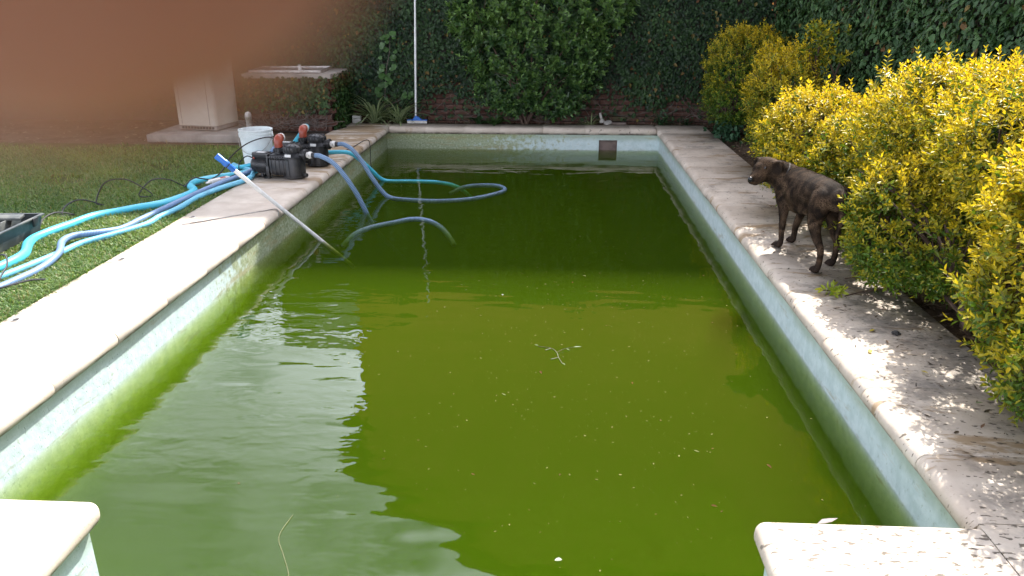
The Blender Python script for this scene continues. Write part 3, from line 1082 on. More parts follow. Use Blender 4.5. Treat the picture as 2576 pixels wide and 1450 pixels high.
# ------------------------------------------------------------------ hoses and cables
def hose(name, pts, r, mat, label, pitch=.009, amp=.0016, group=None, smooth_bore=False, n=11, zfun=None):
    path = resample(spline(pts, 14), pitch / 3 if not smooth_bore else .012)
    V = []; C = []; Q = []
    P = [Vector(p) for p in path]
    nx = None
    for i, p in enumerate(P):
        a = P[max(i - 1, 0)]; b = P[min(i + 1, len(P) - 1)]
        t = (b - a).normalized()
        if nx is None:
            nx = t.cross(Vector((0, 0, 1)) if abs(t.z) < .9 else Vector((1, 0, 0))).normalized()
        nx = (nx - t * nx.dot(t)).normalized(); ny = t.cross(nx)
        if smooth_bore:
            k_ = .5; rr = r * (1 + .03 * math.sin(i * .21))
        else:
            k_ = (0.0, 1.0, .55)[i % 3]; rr = r - amp * (1 - k_)
        for k in range(n):
            an = 2 * math.pi * k / n
            q = p + (nx * math.cos(an) + ny * math.sin(an)) * rr
            V.append((q.x, q.y, q.z)); C.append((k_, k_, k_))
    for i in range(len(P) - 1):
        for k in range(n):
            a = i * n + k; b = i * n + (k + 1) % n
            Q.append((a, b, b + n, a + n))
    o = link(name, fast_mesh(name, np.array(V), np.array(Q), None, np.array(C)), mat, smooth=True, angle=80)
    tag(o, label, 'hose', group)
    return o


s1 = pw(pump, .622, 0, .212)
hose('suction_hose', [s1, s1 + Vector((.06, -.015, -.004)), (-1.935, 6.68, .165), (-1.83, 6.66, .05), (-1.745, 6.67, -.10), (-1.685, 6.68, -.24), (-1.64, 6.70, -.36), (-1.55, 6.72, -.52), (-1.35, 6.75, -.75)], .0220, M['hose_suction'],
     'ribbed blue suction hose arching from the nearer pump into the water', .0125, .0024, n=12)
s2 = pw(pump2, .622, 0, .212)
hose('suction_hose', [s2, s2 + Vector((.06, -.005, 0)), (-1.92, 7.31, .17), (-1.82, 7.27, .06), (-1.73, 7.25, -.09), (-1.63, 7.245, -.23), (-1.55, 7.24, -.284), (-1.40, 7.20, -.2925), (-1.10, 7.165, -.2935), (-.80, 7.25, -.293), (-.58, 7.44, -.291), (-.47, 7.64, -.2905), (-.54, 7.82, -.292), (-.70, 7.87, -.294), (-.89, 7.82, -.302), (-1.05, 7.75, -.36)], .0220, M['hose_suction'],
     'blue suction hose from the farther pump, looped afloat on the pool', .0125, .0024, n=12)
hose('suction_hose', [(-3.02, 7.05, .02), (-2.78, 7.22, .05), (-2.5, 7.62, .06), (-2.25, 7.66, .075), (-2.07, 7.72, .062), (-1.97, 7.78, -.02), (-1.88, 7.86, -.14), (-1.80, 7.94, -.25), (-1.72, 7.99, -.288), (-1.5, 8.0, -.2905), (-1.2, 7.98, -.2945), (-.98, 7.92, -.33), (-.8, 7.85, -.45)], .022, M['hose_turq'],
     'turquoise hose running over the coping into the far water', .0125, .0015, n=12)
hose('floating_hose', [(-1.72, 6.02, -.40), (-1.64, 6.14, -.33), (-1.52, 6.26, -.302), (-1.36, 6.40, -.298), (-1.22, 6.475, -.287), (-1.10, 6.46, -.288), (-.98, 6.37, -.302), (-.88, 6.24, -.34), (-.80, 6.1, -.40)], .0225, M['hose_suction'],
     'short bend of ribbed hose breaking the water surface, both ends sunk', .0125, .0024, n=12)

z0 = .012
hose('discharge_hose', [(-3.47, 3.55, z0), (-3.33, 3.9, z0), (-3.285, 4.2, z0), (-3.30, 4.43, z0), (-3.42, 4.66, z0), (-3.46, 4.83, z0), (-3.42, 5.1, z0), (-3.38, 5.34, z0), (-3.23, 5.55, z0), (-3.07, 5.74, z0), (-2.99, 5.98, z0), (-3.0, 6.2, z0), (-3.11, 6.38, z0), (-3.12, 6.56, z0), (-3.0, 6.74, z0), (-2.84, 6.9, z0), (-2.72, 7.12, .02), (-2.62, 7.4, .05), (-2.58, 7.6, .16), (-2.47, 7.66, .31), (-2.43, 7.52, .346)], .031, M['hose_turq'],
     'flat turquoise hose snaking over the lawn beside the toolbox', smooth_bore=True, n=14)
e1 = pw(pump, .269, .075, .347)
hose('discharge_hose', [(-3.16, 3.3, z0), (-3.08, 3.7, z0), (-3.04, 3.95, z0), (-3.03, 4.2, z0), (-3.06, 4.42, z0 + .02), (-3.16, 4.62, z0 + .03), (-3.165, 4.76, z0 + .03), (-3.06, 4.88, z0 + .02), (-3.00, 5.05, z0), (-2.985, 5.3, z0), (-2.97, 5.55, z0), (-2.95, 5.9, z0), (-2.92, 6.27, z0), (-2.87, 6.5, z0 + .01), (-2.80, 6.74, .03), (-2.74, 6.95, .06), (-2.64, 7.06, .16), (-2.52, 7.03, .29), e1], .0225, M['hose_blue'],
     'grey-blue corrugated hose on the lawn, kinked over the pale one', .009, .0017, n=12)
hose('discharge_hose', [(-3.36, 3.4, z0), (-3.24, 3.75, z0), (-3.165, 4.02, z0), (-3.12, 4.28, z0), (-3.10, 4.5, z0 - .004), (-3.085, 4.70, z0 - .004), (-2.99, 4.88, z0), (-2.915, 5.05, z0), (-2.875, 5.2, z0), (-2.885, 5.36, z0), (-2.86, 5.6, z0), (-2.865, 5.85, z0), (-2.865, 6.0, z0), (-2.80, 6.25, z0 + .01), (-2.715, 6.52, .024), (-2.70, 6.72, .026), (-2.78, 6.95, .026), (-2.95, 7.15, .01), (-3.1, 7.3, z0)], .0225, M['hose_light'],
     'pale blue corrugated hose on the lawn nearest the coping', .009, .0017, n=12)


def cable(pts, r, label, name='power_cable', n=6):
    o = MB().tube(resample(spline(pts, 10), .02), r, n).build(name, M['rubber'])
    return tag(o, label, 'cable')


cable([pw(pump, .035, -.05, .17), pw(pump, -.03, -.05, .185), (-2.83, 6.80, .13), (-2.85, 6.80, .05), (-2.90, 6.72, .02), (-2.98, 6.62, .01), (-3.06, 6.5, .05), (-3.10, 6.42, .07), (-3.13, 6.3, .02)], .0055, 'black cable leaving the motor of the nearer pump')
cable([pw(pump, .20, .12, .30), (-2.62, 7.02, .33), (-2.80, 6.98, .28), (-2.92, 6.86, .18), (-2.98, 6.74, .06), (-3.04, 6.62, .01)], .006, 'black cable arching across the white bucket to the lawn')
cable([(-3.05, 6.45, .01), (-3.14, 6.34, .02), (-3.21, 6.22, .10), (-3.30, 6.1, .12), (-3.36, 5.98, .02), (-3.28, 6.05, .005), (-3.34, 6.02, .08), (-3.44, 5.95, .16), (-3.55, 5.85, .15), (-3.58, 5.74, .02), (-3.50, 5.70, .01), (-3.62, 5.62, .07), (-3.68, 5.52, .05), (-3.66, 5.42, .004), (-3.55, 5.40, .01), (-3.60, 5.28, .06), (-3.62, 5.15, .05), (-3.58, 5.0, .01), (-3.55, 4.8, .0)], .0055, 'black cable looping over the grass behind the turquoise hose')
cable([(-3.58, 4.4, .01), (-3.35, 4.24, .05), (-3.27, 4.19, .09), (-3.20, 4.15, .10), (-3.16, 4.09, .06), (-3.14, 4.0, .03), (-3.10, 3.9, .0)], .0055, 'short black cable hoop over the hoses at the lawn edge')
cable([(-3.30, 3.45, .0), (-3.10, 3.66, .02), (-2.99, 3.80, .035), (-2.93, 3.93, .03), (-2.88, 4.0, .012)], .006, 'loose black cable end on the grass by the near coping')
cable([(-2.4, 7.75, .02), (-2.28, 7.95, .008), (-2.2, 8.2, .008), (-2.17, 8.45, .01), (-2.115, 8.62, .035), (-2.07, 8.64, .03), (-2.055, 8.62, -.06), (-2.05, 8.58, -.20), (-2.03, 8.54, -.30), (-2.0, 8.5, -.45)], .0045, 'thin black cable hanging over the far coping into the water')
cable([(-2.60, 5.24, .004), (-2.5, 5.33, .003), (-2.35, 5.47, .003), (-2.2, 5.60, .004), (-2.12, 5.67, .004), (-2.095, 5.655, -.01), (-2.088, 5.63, -.04)], .0030, 'thin grey cord lying across the sunlit left coping').data.materials[0] = M['galv']

# white extension block on the grass
ps = empty('power_strip', (-2.93, 6.56, .004), R(62))
tag(ps, 'white extension block lying on the lawn by the hoses', 'power strip')
MB().box((0, 0, .02), (.20, .05, .04), .006).build('body', M['white_pvc'], ps)
MB().box((.03, -.012, .041), (.05, .022, .008), .003).build('red_switch', M['red'], ps)
MB().tube([(-.10, 0, .02), (-.14, 0, .02)], [.014, .008], 10).build('plug', M['white_pvc'], ps)

# ------------------------------------------------------------------ bucket
bk = empty('bucket', (-2.865, 7.36, -.02))
tag(bk, 'scuffed white plastic bucket standing behind the pumps', 'bucket')
m = MB()
pr = [(.128, 0), (.132, .004), (.150, .30), (.158, .302), (.158, .312), (.151, .314), (.152, .328), (.160, .330), (.160, .340), (.153, .342), (.154, .358), (.162, .360), (.162, .372), (.152, .374), (.148, .35), (.128, .02), (.001, .016)]
m.lathe(pr, n=40, caps=False)
m.f.append(tuple(reversed(range(40))))
m.build('shell', M['bucket'], bk)
hp = [(.160 * math.cos(a), -.160 * abs(math.sin(a)) * .45 - .14, .315 - .15 * math.sin(a)) for a in [math.pi * k / 16 for k in range(17)]]
hp = []
for k in range(17):
    a = math.pi * k / 16
    hp.append((.163 * math.cos(a), -.155 * math.sin(a) - .004, .318 - .165 * math.sin(a)))
MB().tube(hp, .0028, 6).build('wire_handle', M['galv'], bk)
for sx in (-.163, .163):
    MB().box((sx, 0, .318), (.012, .03, .03), .003).build('handle_ear', M['bucket'], bk)

# ------------------------------------------------------------------ vacuum wand leaning over the lip
Lp = Vector((-2.100, 5.675, .030)); Wp = Vector((-1.817, 5.77, -.275))
dv = (Lp - Wp).normalized()
wd = empty('telescopic_pole', Wp)
tag(wd, 'grey pole with blue grip leaning over the coping into the water', 'pole')
def wpt(s): return dv * s
MB().tube([wpt(-.35), wpt(.78)], .0155, 16).build('tube', M['metal'], wd)
MB().tube([wpt(.60), wpt(.86)], .0175, 16).build('outer_tube', M['metal'], wd)
m = MB(); m.tube([wpt(.83), wpt(.835), wpt(.885), wpt(.89), wpt(.925), wpt(.93), wpt(.99), wpt(.995)], [.020, .022, .022, .026, .026, .023, .026, .024], 16)
gp = m.build('grip', M['blue'], wd)
MB().tube([wpt(.885), wpt(.895)], [.026, .026], 16).build('locking_ring', M['rubber'], gp)

# ------------------------------------------------------------------ tall pole with brush at the far end
bp = empty('brush_pole', (-1.78, 10.20, 0))
tag(bp, 'tall white pole with blue brush head standing on the far coping', 'brush')
MB().tube([(-.02, .02, .09), (.018, .036, 1.2)], .0155, 14).build('lower_tube', M['metal'], bp)
MB().tube([(.0166, .0355, 1.16), (.044, .047, 2.05)], .0125, 14).build('upper_tube', M['metal'], bp)
m = MB()
m.box((0, -.005, .042), (.27, .06, .012), .004)
m.add([(-.06, -.02, .048), (.06, -.02, .048), (.06, .02, .048), (-.06, .02, .048), (-.02, .0, .10), (-.015, .0, .10), (-.015, .025, .10), (-.025, .025, .10)], [(0, 1, 5, 4), (1, 2, 6, 5), (2, 3, 7, 6), (3, 0, 4, 7)])
hd = m.build('brush_head', M['blue'], bp, smooth=False)
m = MB()
for k in range(27):
    m.box((-.125 + k * .0096, -.005, .02), (.007, .045, .036))
tag(m.build('bristles', M['white_pvc'], hd, smooth=False), kind='stuff')

# ------------------------------------------------------------------ concrete pad, cabinet, pipe, brick counter
pd = MB().box((-4.13, 9.35, .012), (1.15, 1.2, .09), .008).build('concrete_pad', M['concrete'])
tag(pd, 'low concrete pad under the beige cabinet at the lawn end', 'concrete pad')
cb = empty('metal_cabinet', (-4.19, 9.32, .058), R(-10))
tag(cb, 'beige metal cabinet standing on the concrete pad behind the bucket', 'cabinet')
bmx = bmesh.new(); bmesh.ops.create_cube(bmx, size=1)
for v in bmx.verts: v.co = Vector((v.co.x * .53, v.co.y * .50, v.co.z * 1.08 + .60))
bmesh.ops.bevel(bmx, geom=[e for e in bmx.edges if abs(e.verts[0].co.z - e.verts[1].co.z) > .5], offset=.05, segments=6, affect='EDGES', profile=.5)
me = bpy.data.meshes.new('body'); bmx.to_mesh(me); bmx.free()
body = link('body', me, M['cabinet'], cb, angle=30)
MB().box((0, 0, .032), (.50, .47, .056), .01).build('plinth', M['concrete'], cb)
m = MB()
for k in range(11):
    m.box((-.20 + k * .04, -.2365, .032), (.028, .004, .028))
m.build('vent_slots', M['void'], cb, smooth=False)
MB().box((.175, -.2505, .60), (.004, .003, 1.06)).build('door_seam', M['void'], cb, smooth=False)
MB().box((-.195, -.2505, .60), (.003, .003, 1.06)).build('panel_seam', M['void'], cb, smooth=False)
MB().box((.13, -.256, .72), (.02, .02, .12), .005).build('door_handle', M['galv'], cb)

gpz = empty('standpipe', (-3.46, 8.72, -.03))
tag(gpz, 'capped galvanised pipe standing beside the beige cabinet', 'pipe')
MB().tube([(0, 0, 0), (0, 0, .25)], .021, 14).build('tube', M['galv'], gpz)
MB().lathe([(.026, .18), (.032, .185), (.032, .27), (.036, .275), (.036, .33), (.03, .352), (.012, .362)], n=16).build('cap', M['galv'], gpz)

ct = empty('brick_counter', (-3.25, 9.95, 0))
tag(ct, 'low brick counter wrapped in ivy between cabinet and far wall', 'counter')
MB().box((0, .05, .29), (.98, .86, .64)).build('core', M['mortar'], ct, smooth=False)
first = None
for r in range(9):
    for side in range(2):
        x = -.49 if side == 0 else -.38
        lim = .50 if side == 0 else .45
        x += .12 if r % 2 else 0
        while x < lim - .1:
            if first is None:
                o = MB().box((0, 0, 0), (.232, .05, .060), .005, seg=1).build('brick', M['brick'], ct, smooth=False); first = o
            else:
                o = dup(first, ct)
            jx = rnd.uniform(-.004, .004)
            if side == 0:
                o.location = (x + .1, -.385 + jx, .02 + r * .072)
            else:
                o.location = (.495 + jx, x + .05, .02 + r * .072); o.rotation_euler = (0, 0, R(90))
            x += .243
MB().box((.01, .02, .655), (1.10, .98, .055), .006).build('counter_top', M['concrete'], ct)
tg = empty('metal_tray', (-3.30, 9.90, .684), R(4))
tag(tg, 'old grey metal tray lying on top of the brick counter', 'tray')
MB().box((0, 0, .006), (.88, .68, .010), .003).build('sheet', M['galv'], tg)
m = MB(); m.box((0, -.335, .02), (.88, .014, .03), .003); m.box((.433, 0, .02), (.014, .655, .03), .003); m.box((-.433, 0, .02), (.014, .655, .03), .003); m.box((0, .335, .02), (.88, .014, .03), .003)
m.build('rim', M['galv'], tg)
jr = empty('glass_jar', (-3.18, 9.86, .696))
tag(jr, 'small dusty jar standing on the metal tray of the counter', 'jar')
MB().lathe([(.02, 0), (.024, .004), (.024, .045), (.019, .052), (.019, .06)], n=16).build('jar_body', M['white_pvc'], jr)
MB().lathe([(.021, .058), (.021, .068), (.018, .07)], n=16).build('lid', M['galv'], jr)

ci = empty('ivy', (-3.25, 9.5, 0))
tag(ci, 'ivy with bare tangled stems clinging to the brick counter', 'ivy')
def cover_counter(u, v):
    return np.clip((v - .22 - .06 * vnoise(u, v * 0, 4)) / .12, 0, 1) * np.where(v > .66, 0, 1)
ivy_foliage('foliage', ci, (-.52, .03, 0), (1, 0, 0), (0, -1, 0), 1.04, .70, 2600, .050, cover_counter, .11, ((.012, .03, .010), (.05, .10, .03)), .08)
ivy_foliage('side_foliage', ci, (.50, .03, 0), (0, 1, 0), (1, 0, 0), .98, .70, 2600, .050, lambda u, v: np.clip((v + .15) / .25, 0, 1) * np.where(v > .68, 0, 1), .12, ((.012, .035, .010), (.06, .13, .03)), .03)
ivy_stems(ci, 'stems', (-.55, .0, .02), (1, 0, 0), (0, -1, 0), 1.02, .30, 90, M['deadwood'], .0042, 9)

# ------------------------------------------------------------------ grey tool tray at the left edge
tb = empty('toolbox', (-3.63, 4.52, .0), R(4))
tag(tb, 'dark grey open plastic toolbox lying on the lawn', 'toolbox')
m = MB()
W2, L2, Hh, f = .13, .42, .125, .025
def frustum(m, w, l, h, fl, z0=0.0):
    m.add([(-w, -l, z0), (w, -l, z0), (w, l, z0), (-w, l, z0), (-w - fl, -l - fl, z0 + h), (w + fl, -l - fl, z0 + h), (w + fl, l + fl, z0 + h), (-w - fl, l + fl, z0 + h)],
          [(3, 2, 1, 0), (0, 1, 5, 4), (1, 2, 6, 5), (2, 3, 7, 6), (3, 0, 4, 7)])
frustum(m, W2, L2, Hh, f)
k0 = len(m.v)
frustum(m, W2 - .006, L2 - .006, Hh - .006, f - .001, .006)
# rim joining inner and outer shells
for a, b in ((4, 5), (5, 6), (6, 7), (7, 4)):
    m.f.append((a, b, b + 8, a + 8))
m.build('tray_shell', M['tray'], tb, smooth=False)
m = MB()
m.box((.16, 0, Hh + .004), (.022, .90, .012), .003); m.box((-.16, 0, Hh + .004), (.022, .90, .012), .003); m.box((0, .448, Hh + .003), (.34, .02, .012), .003); m.box((0, -.448, Hh + .003), (.34, .02, .012), .003)
m.build('rim', M['tray'], tb)
MB().box((0.02, 0, .085), (.010, .83, .10), .002).build('divider', M['tray'], tb)
for y in (-.25, .33):
    MB().box((.172, y, .105), (.016, .06, .055), .004).build('latch', M['black'], tb)
MB().box((-.02, .30, .145), (.26, .07, .02), .006, rot=(R(10), 0, 0)).build('handle', M['tray'], tb)

# ------------------------------------------------------------------ shrubs
def sprig_arrays(O, A, Ls, nl, Lf, pal_tip, pal_base, tip_bias, curl=.1, wr=.46):
    """O origins, A axes, Ls sprig lengths; nl leaves each in crossed pairs"""
    n = len(O)
    A = unit(A)
    ref = unit(np.cross(A, rdir(n)))
    bi = np.cross(A, ref)
    parts = []
    for k in range(nl):
        f = (k // 2 + .6) / (nl / 2 + .2)
        f = min(f, 1.0)
        az = (k % 2) * np.pi + (k // 2) * np.pi / 2 + rng.normal(0, .35, n)
        rad = ref * np.cos(az)[:, None] + bi * np.sin(az)[:, None]
        th = np.radians(72 - 44 * f) + rng.normal(0, .16, n)
        D = A * np.cos(th)[:, None] + rad * np.sin(th)[:, None]
        N = A * np.sin(th)[:, None] - rad * np.cos(th)[:, None] + rdir(n) * .18
        P = O + A * (Ls * f)[:, None] + rad * .003
        L = Lf * (1.12 - .42 * f) * rng.uniform(.75, 1.2, n)
        W = L * wr * rng.uniform(.85, 1.15, n)
        t = np.clip(f * .75 + tip_bias + rng.normal(0, .16, n), 0, 1)
        c = np.asarray(pal_base)[None] * (1 - t[:, None]) + np.asarray(pal_tip)[None] * t[:, None]
        c = c * rng.uniform(.8, 1.15, (n, 1))
        parts.append(leaf_arrays(P, D, N, L, W, .22, curl, c))
    # thin stems
    s = unit(np.cross(A, ref)) * .0016
    V = np.stack([O - s, O + s, O + A * Ls[:, None] + s * .4, O + A * Ls[:, None] - s * .4], 1).reshape(-1, 3)
    q = np.arange(n)[:, None] * 4 + np.array([[0, 1, 2, 3]])
    parts.append((V, q, np.tile(np.array([[.10, .075, .035]]), (len(V), 1))))
    return join(parts)


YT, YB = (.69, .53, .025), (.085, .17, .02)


def in_lobes(P, lobes, k=1.0):
    ins = np.zeros(len(P), bool)
    for c, r in lobes:
        ins |= np.sum(((P - np.array(c)) / (np.array(r) * k)) ** 2, 1) < 1
    return ins


def lobe_points(lobes, dens, shell=(.86, 1.12)):
    out, nor = [], []
    for c, r in lobes:
        r = np.array(r); c = np.array(c)
        area = 4 * np.pi * (((r[0] * r[1]) ** 1.6 + (r[0] * r[2]) ** 1.6 + (r[1] * r[2]) ** 1.6) / 3) ** (1 / 1.6)
        n = int(area * dens)
        d = rdir(n)
        s = rng.uniform(*shell, n)[:, None] * (1 + .17 * vnoise(d[:, 0] * 3 + c[0], d[:, 2] * 3 + d[:, 1] * 2, 1.6))[:, None]
        P = c + d * r * s
        N = unit(d / r)
        out.append(P); nor.append(N)
    P = np.concatenate(out); N = np.concatenate(nor)
    keep = ~in_lobes(P, lobes, .84) & (P[:, 2] > .03)
    return P[keep], N[keep]


def shrub(name, base, lobes, dens, Lf, label, cat='shrub', pal=(YT, YB), mat='yellow_leaf', group=None, trunks=5, sprigs=22, sun_tint=.0, ls=(.06, .13), nl=10, wr=.46, bias_h=.62, gaps=.0):
    root = empty(name, base)
    b = np.array(base)
    lb_ = [((np.array(c) - b), r) for c, r in lobes]
    P, N = lobe_points(lb_, dens)
    if gaps:
        g_ = vnoise(P[:, 0] * 2 + P[:, 1], P[:, 2] * 2 - P[:, 1], 2.4)
        k = g_ < (1 - gaps - .55 * np.clip(.55 - (P[:, 2] - P[:, 2].min()) / np.ptp(P[:, 2]), 0, 1)); P, N = P[k], N[k]
    zmin, zmax = P[:, 2].min(), P[:, 2].max()
    up = np.array([[0, 0, 1.]])
    A = unit(N * .75 + up * .45 + rdir(len(P)) * .45)
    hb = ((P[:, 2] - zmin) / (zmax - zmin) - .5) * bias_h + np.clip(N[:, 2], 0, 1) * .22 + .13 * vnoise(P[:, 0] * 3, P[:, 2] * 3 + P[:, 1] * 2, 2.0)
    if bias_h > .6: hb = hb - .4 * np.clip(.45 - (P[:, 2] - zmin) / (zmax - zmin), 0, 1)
    Ls = rng.uniform(*ls, len(P))
    outer = sprig_arrays(P - A * Ls[:, None] * .6, A, Ls, nl, Lf, pal[0], pal[1], (hb + sun_tint), wr=wr)
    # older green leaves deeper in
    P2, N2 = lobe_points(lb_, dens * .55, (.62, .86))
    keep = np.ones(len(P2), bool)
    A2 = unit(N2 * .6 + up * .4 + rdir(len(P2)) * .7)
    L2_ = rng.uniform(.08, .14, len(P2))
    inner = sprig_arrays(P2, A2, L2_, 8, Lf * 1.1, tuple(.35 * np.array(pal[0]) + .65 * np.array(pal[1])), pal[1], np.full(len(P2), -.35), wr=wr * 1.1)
    V, Q, C = join([outer, inner])
    fo = link('foliage', fast_mesh('foliage', V, Q, None, C), M[mat], root, smooth=False)
    tag(fo, kind='stuff')
    # stems from the ground into every lobe
    q = random.Random(int(abs(base[0] * 1000 + base[1] * 77)))
    for i in range(trunks):
        c, r = lb_[i % len(lb_)]
        tip = Vector(c) + Vector((q.uniform(-.6, .6) * r[0], q.uniform(-.6, .6) * r[1], q.uniform(.1, .7) * r[2]))
        st = Vector((q.uniform(-.07, .07), q.uniform(-.07, .07), -.06))
        mid1 = st.lerp(tip, .35) + Vector((q.uniform(-.05, .05), q.uniform(-.05, .05), .03))
        mid2 = st.lerp(tip, .7) + Vector((q.uniform(-.05, .05), q.uniform(-.05, .05), 0))
        path = spline([st, mid1, mid2, tip], 6)
        r0 = q.uniform(.011, .019)
        m = MB().tube(path, [r0 * (1 - .75 * k / (len(path) - 1)) for k in range(len(path))], 7)
        for j in range(6):
            kk = q.randrange(6, len(path) - 1)
            a = Vector(path[kk]); d = Vector((q.uniform(-1, 1), q.uniform(-1, 1), q.uniform(.0, 1))).normalized()
            l_ = q.uniform(.15, .34)
            m.tube([a, a + d * l_ * .5 + Vector((0, 0, .02)), a + d * l_ + Vector((0, 0, .06))], [.006, .0045, .002], 5)
        m.build('stem', M['bark'], root)
    # long young shoots standing clear of the crown
    if sprigs:
        top = np.argsort(-(P[:, 2] + .35 * rng.random(len(P)) - .25 * (P[:, 0] > 2.6 - b[0])))[:max(sprigs * 6, 60)]
        pick = rng.choice(top, sprigs, replace=False)
        proto = None
        v, qd, c = sprig_arrays(np.zeros((1, 3)), np.array([[0, 0, 1.]]), np.array([.15]), 12, Lf * 1.1, pal[0], pal[1], np.array([.15 + sun_tint]), wr=wr)
        pm = fast_mesh('leaf_sprig', v, qd, None, c); pm.materials.append(M[mat])
        for i in pick:
            o = bpy.data.objects.new('leaf_sprig', pm); COL.objects.link(o); o.parent = root
            o.location = P[i] - A[i] * .03
            ax = Vector(A[i] * np.array([.6, .6, 1]) + np.array([0, 0, .45]))
            o.rotation_mode = 'QUATERNION'
            o.rotation_quaternion = ax.to_track_quat('Z', 'Y') @ Euler((0, 0, rnd.uniform(0, 6.28))).to_quaternion()
            s_ = rnd.uniform(.7, 1.15); o.scale = (s_, s_, s_)
    tag(root, label, cat, group)
    return root


G = 'yellow shrubs along the right bed'
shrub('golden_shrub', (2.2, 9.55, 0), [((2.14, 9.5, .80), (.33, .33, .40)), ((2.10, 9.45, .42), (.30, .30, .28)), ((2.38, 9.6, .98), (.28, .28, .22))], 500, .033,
      'farthest yellow shrub, standing in shade near the pool corner', group=G, sun_tint=-.22)  # leaf colour itself turned greener to stand in for the shade
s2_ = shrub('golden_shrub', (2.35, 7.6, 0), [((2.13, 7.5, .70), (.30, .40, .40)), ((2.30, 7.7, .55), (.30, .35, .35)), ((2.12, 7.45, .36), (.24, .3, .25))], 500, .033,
      'yellow shrub with bare leggy stems rising behind it', group=G, sun_tint=-.02)
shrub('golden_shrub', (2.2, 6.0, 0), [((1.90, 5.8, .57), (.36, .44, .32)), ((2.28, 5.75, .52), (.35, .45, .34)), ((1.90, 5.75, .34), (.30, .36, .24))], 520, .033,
      'low rounded yellow shrub just beyond the dog', group=G, sun_tint=.10, gaps=.15)
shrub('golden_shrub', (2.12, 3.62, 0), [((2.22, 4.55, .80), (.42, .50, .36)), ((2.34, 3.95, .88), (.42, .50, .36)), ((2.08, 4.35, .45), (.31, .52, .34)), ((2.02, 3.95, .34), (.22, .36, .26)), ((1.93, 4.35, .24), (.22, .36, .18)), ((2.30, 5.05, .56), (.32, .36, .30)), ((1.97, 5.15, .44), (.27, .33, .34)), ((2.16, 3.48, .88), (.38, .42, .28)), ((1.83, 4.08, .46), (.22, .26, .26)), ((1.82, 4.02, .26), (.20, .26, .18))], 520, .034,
      'largest yellow shrub, its branches hiding the dog\'s hindquarters', group=G, trunks=9, sprigs=40, sun_tint=.04, gaps=.22)
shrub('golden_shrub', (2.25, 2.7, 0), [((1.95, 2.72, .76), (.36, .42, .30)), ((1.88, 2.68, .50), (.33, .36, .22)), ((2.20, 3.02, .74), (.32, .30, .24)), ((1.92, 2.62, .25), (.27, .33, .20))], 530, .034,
      'nearest yellow shrub, cut off by the right picture edge', group=G, trunks=6, sprigs=30, sun_tint=.08, gaps=.22)
# leggy bare stems with leafy tops behind the second shrub
lg = MB()
for (x, y, h, dx) in ((.02, -.1, 1.12, .03), (.10, -.18, 1.05, -.05), (.2, -.05, .98, .06)):
    lg.tube(spline([(x, y, -.04), (x + dx * .4, y, .5), (x + dx, y - .03, .85), (x + dx * 1.6, y - .02, h)], 6), [.016 - .0005 * k for k in range(19)], 7)
    lg.tube(spline([(x + dx, y - .03, .85), (x + dx - .08, y - .05, 1.0), (x + dx - .1, y - .05, 1.1)], 5), [.009 - .0005 * k for k in range(11)], 6)
tag(lg.build('tall_stem', M['bark'], s2_), kind='stuff')
n = 60
O = np.stack([rng.normal(.10, .10, n), rng.normal(-.12, .07, n), rng.uniform(.95, 1.27, n)], 1)
v, q, c = sprig_arrays(O, unit(np.array([[0, 0, .7]]) + rdir(n) * .8), rng.uniform(.08, .14, n), 10, .048, YT, YB, np.full(n, -.05))
tag(link('tall_stem_leaves', fast_mesh('tall_stem_leaves', v, q, None, c), M['yellow_leaf'], s2_, smooth=False), kind='stuff')

shrub('evergreen_bush', (-.35, 10.28, 0), [((-.35, 10.16, .95), (.72, .24, .62)), ((-.15, 10.12, 1.4), (.62, .24, .5)), ((-.55, 10.12, .55), (.40, .20, .38)), ((.0, 10.14, .45), (.42, .20, .32)), ((.3, 10.2, .9), (.35, .2, .45)), ((-.85, 10.22, 1.35), (.42, .18, .38)), ((.5, 10.22, 1.5), (.5, .18, .36)), ((-.75, 10.25, .85), (.3, .15, .3))], 190, .070,
      'leafy green bush growing against the middle of the far wall', 'bush', ((.14, .25, .05), (.035, .085, .025)), 'bush_leaf', None, 6, 26, 0, (.09, .17), 9, .52, .5, .24)


def strap_plant(name, loc, n, length, width, label, edge, mid, seed, lift=1.0, cat='plant'):
    q = random.Random(seed)
    root = empty(name, loc)
    for i in range(n):
        a = 2 * math.pi * i / n + q.uniform(-.3, .3)
        el = q.uniform(.6, 1.45) * lift
        L = length * q.uniform(.6, 1.1); w = width * q.uniform(.8, 1.15)
        d = Vector((math.cos(a), math.sin(a), 0)); s = Vector((-math.sin(a), math.cos(a), 0))
        V, C, Q = [], [], []
        S = 7
        p = Vector((q.uniform(-.02, .02), q.uniform(-.02, .02), -.03)); e = el
        for k in range(S + 1):
            f = k / S
            ww = w * (math.sin(math.pi * min(1, f * .92 + .12)) ** .7) * .5
            V += [p - s * ww + Vector((0, 0, ww * .5)), p, p + s * ww + Vector((0, 0, ww * .5))]
            C += [edge, mid, edge]
            p = p + (d * math.cos(e) + Vector((0, 0, math.sin(e)))) * (L / S)
            e -= q.uniform(.10, .30)
        for k in range(S):
            b_ = k * 3
            Q += [(b_, b_ + 1, b_ + 4, b_ + 3), (b_ + 1, b_ + 2, b_ + 5, b_ + 4)]
        link('leaf', fast_mesh('leaf', np.array([tuple(v) for v in V]), np.array(Q), None, np.array(C)), M['strap_leaf'], root, smooth=True, angle=80)
    tag(root, label, cat)
    return root


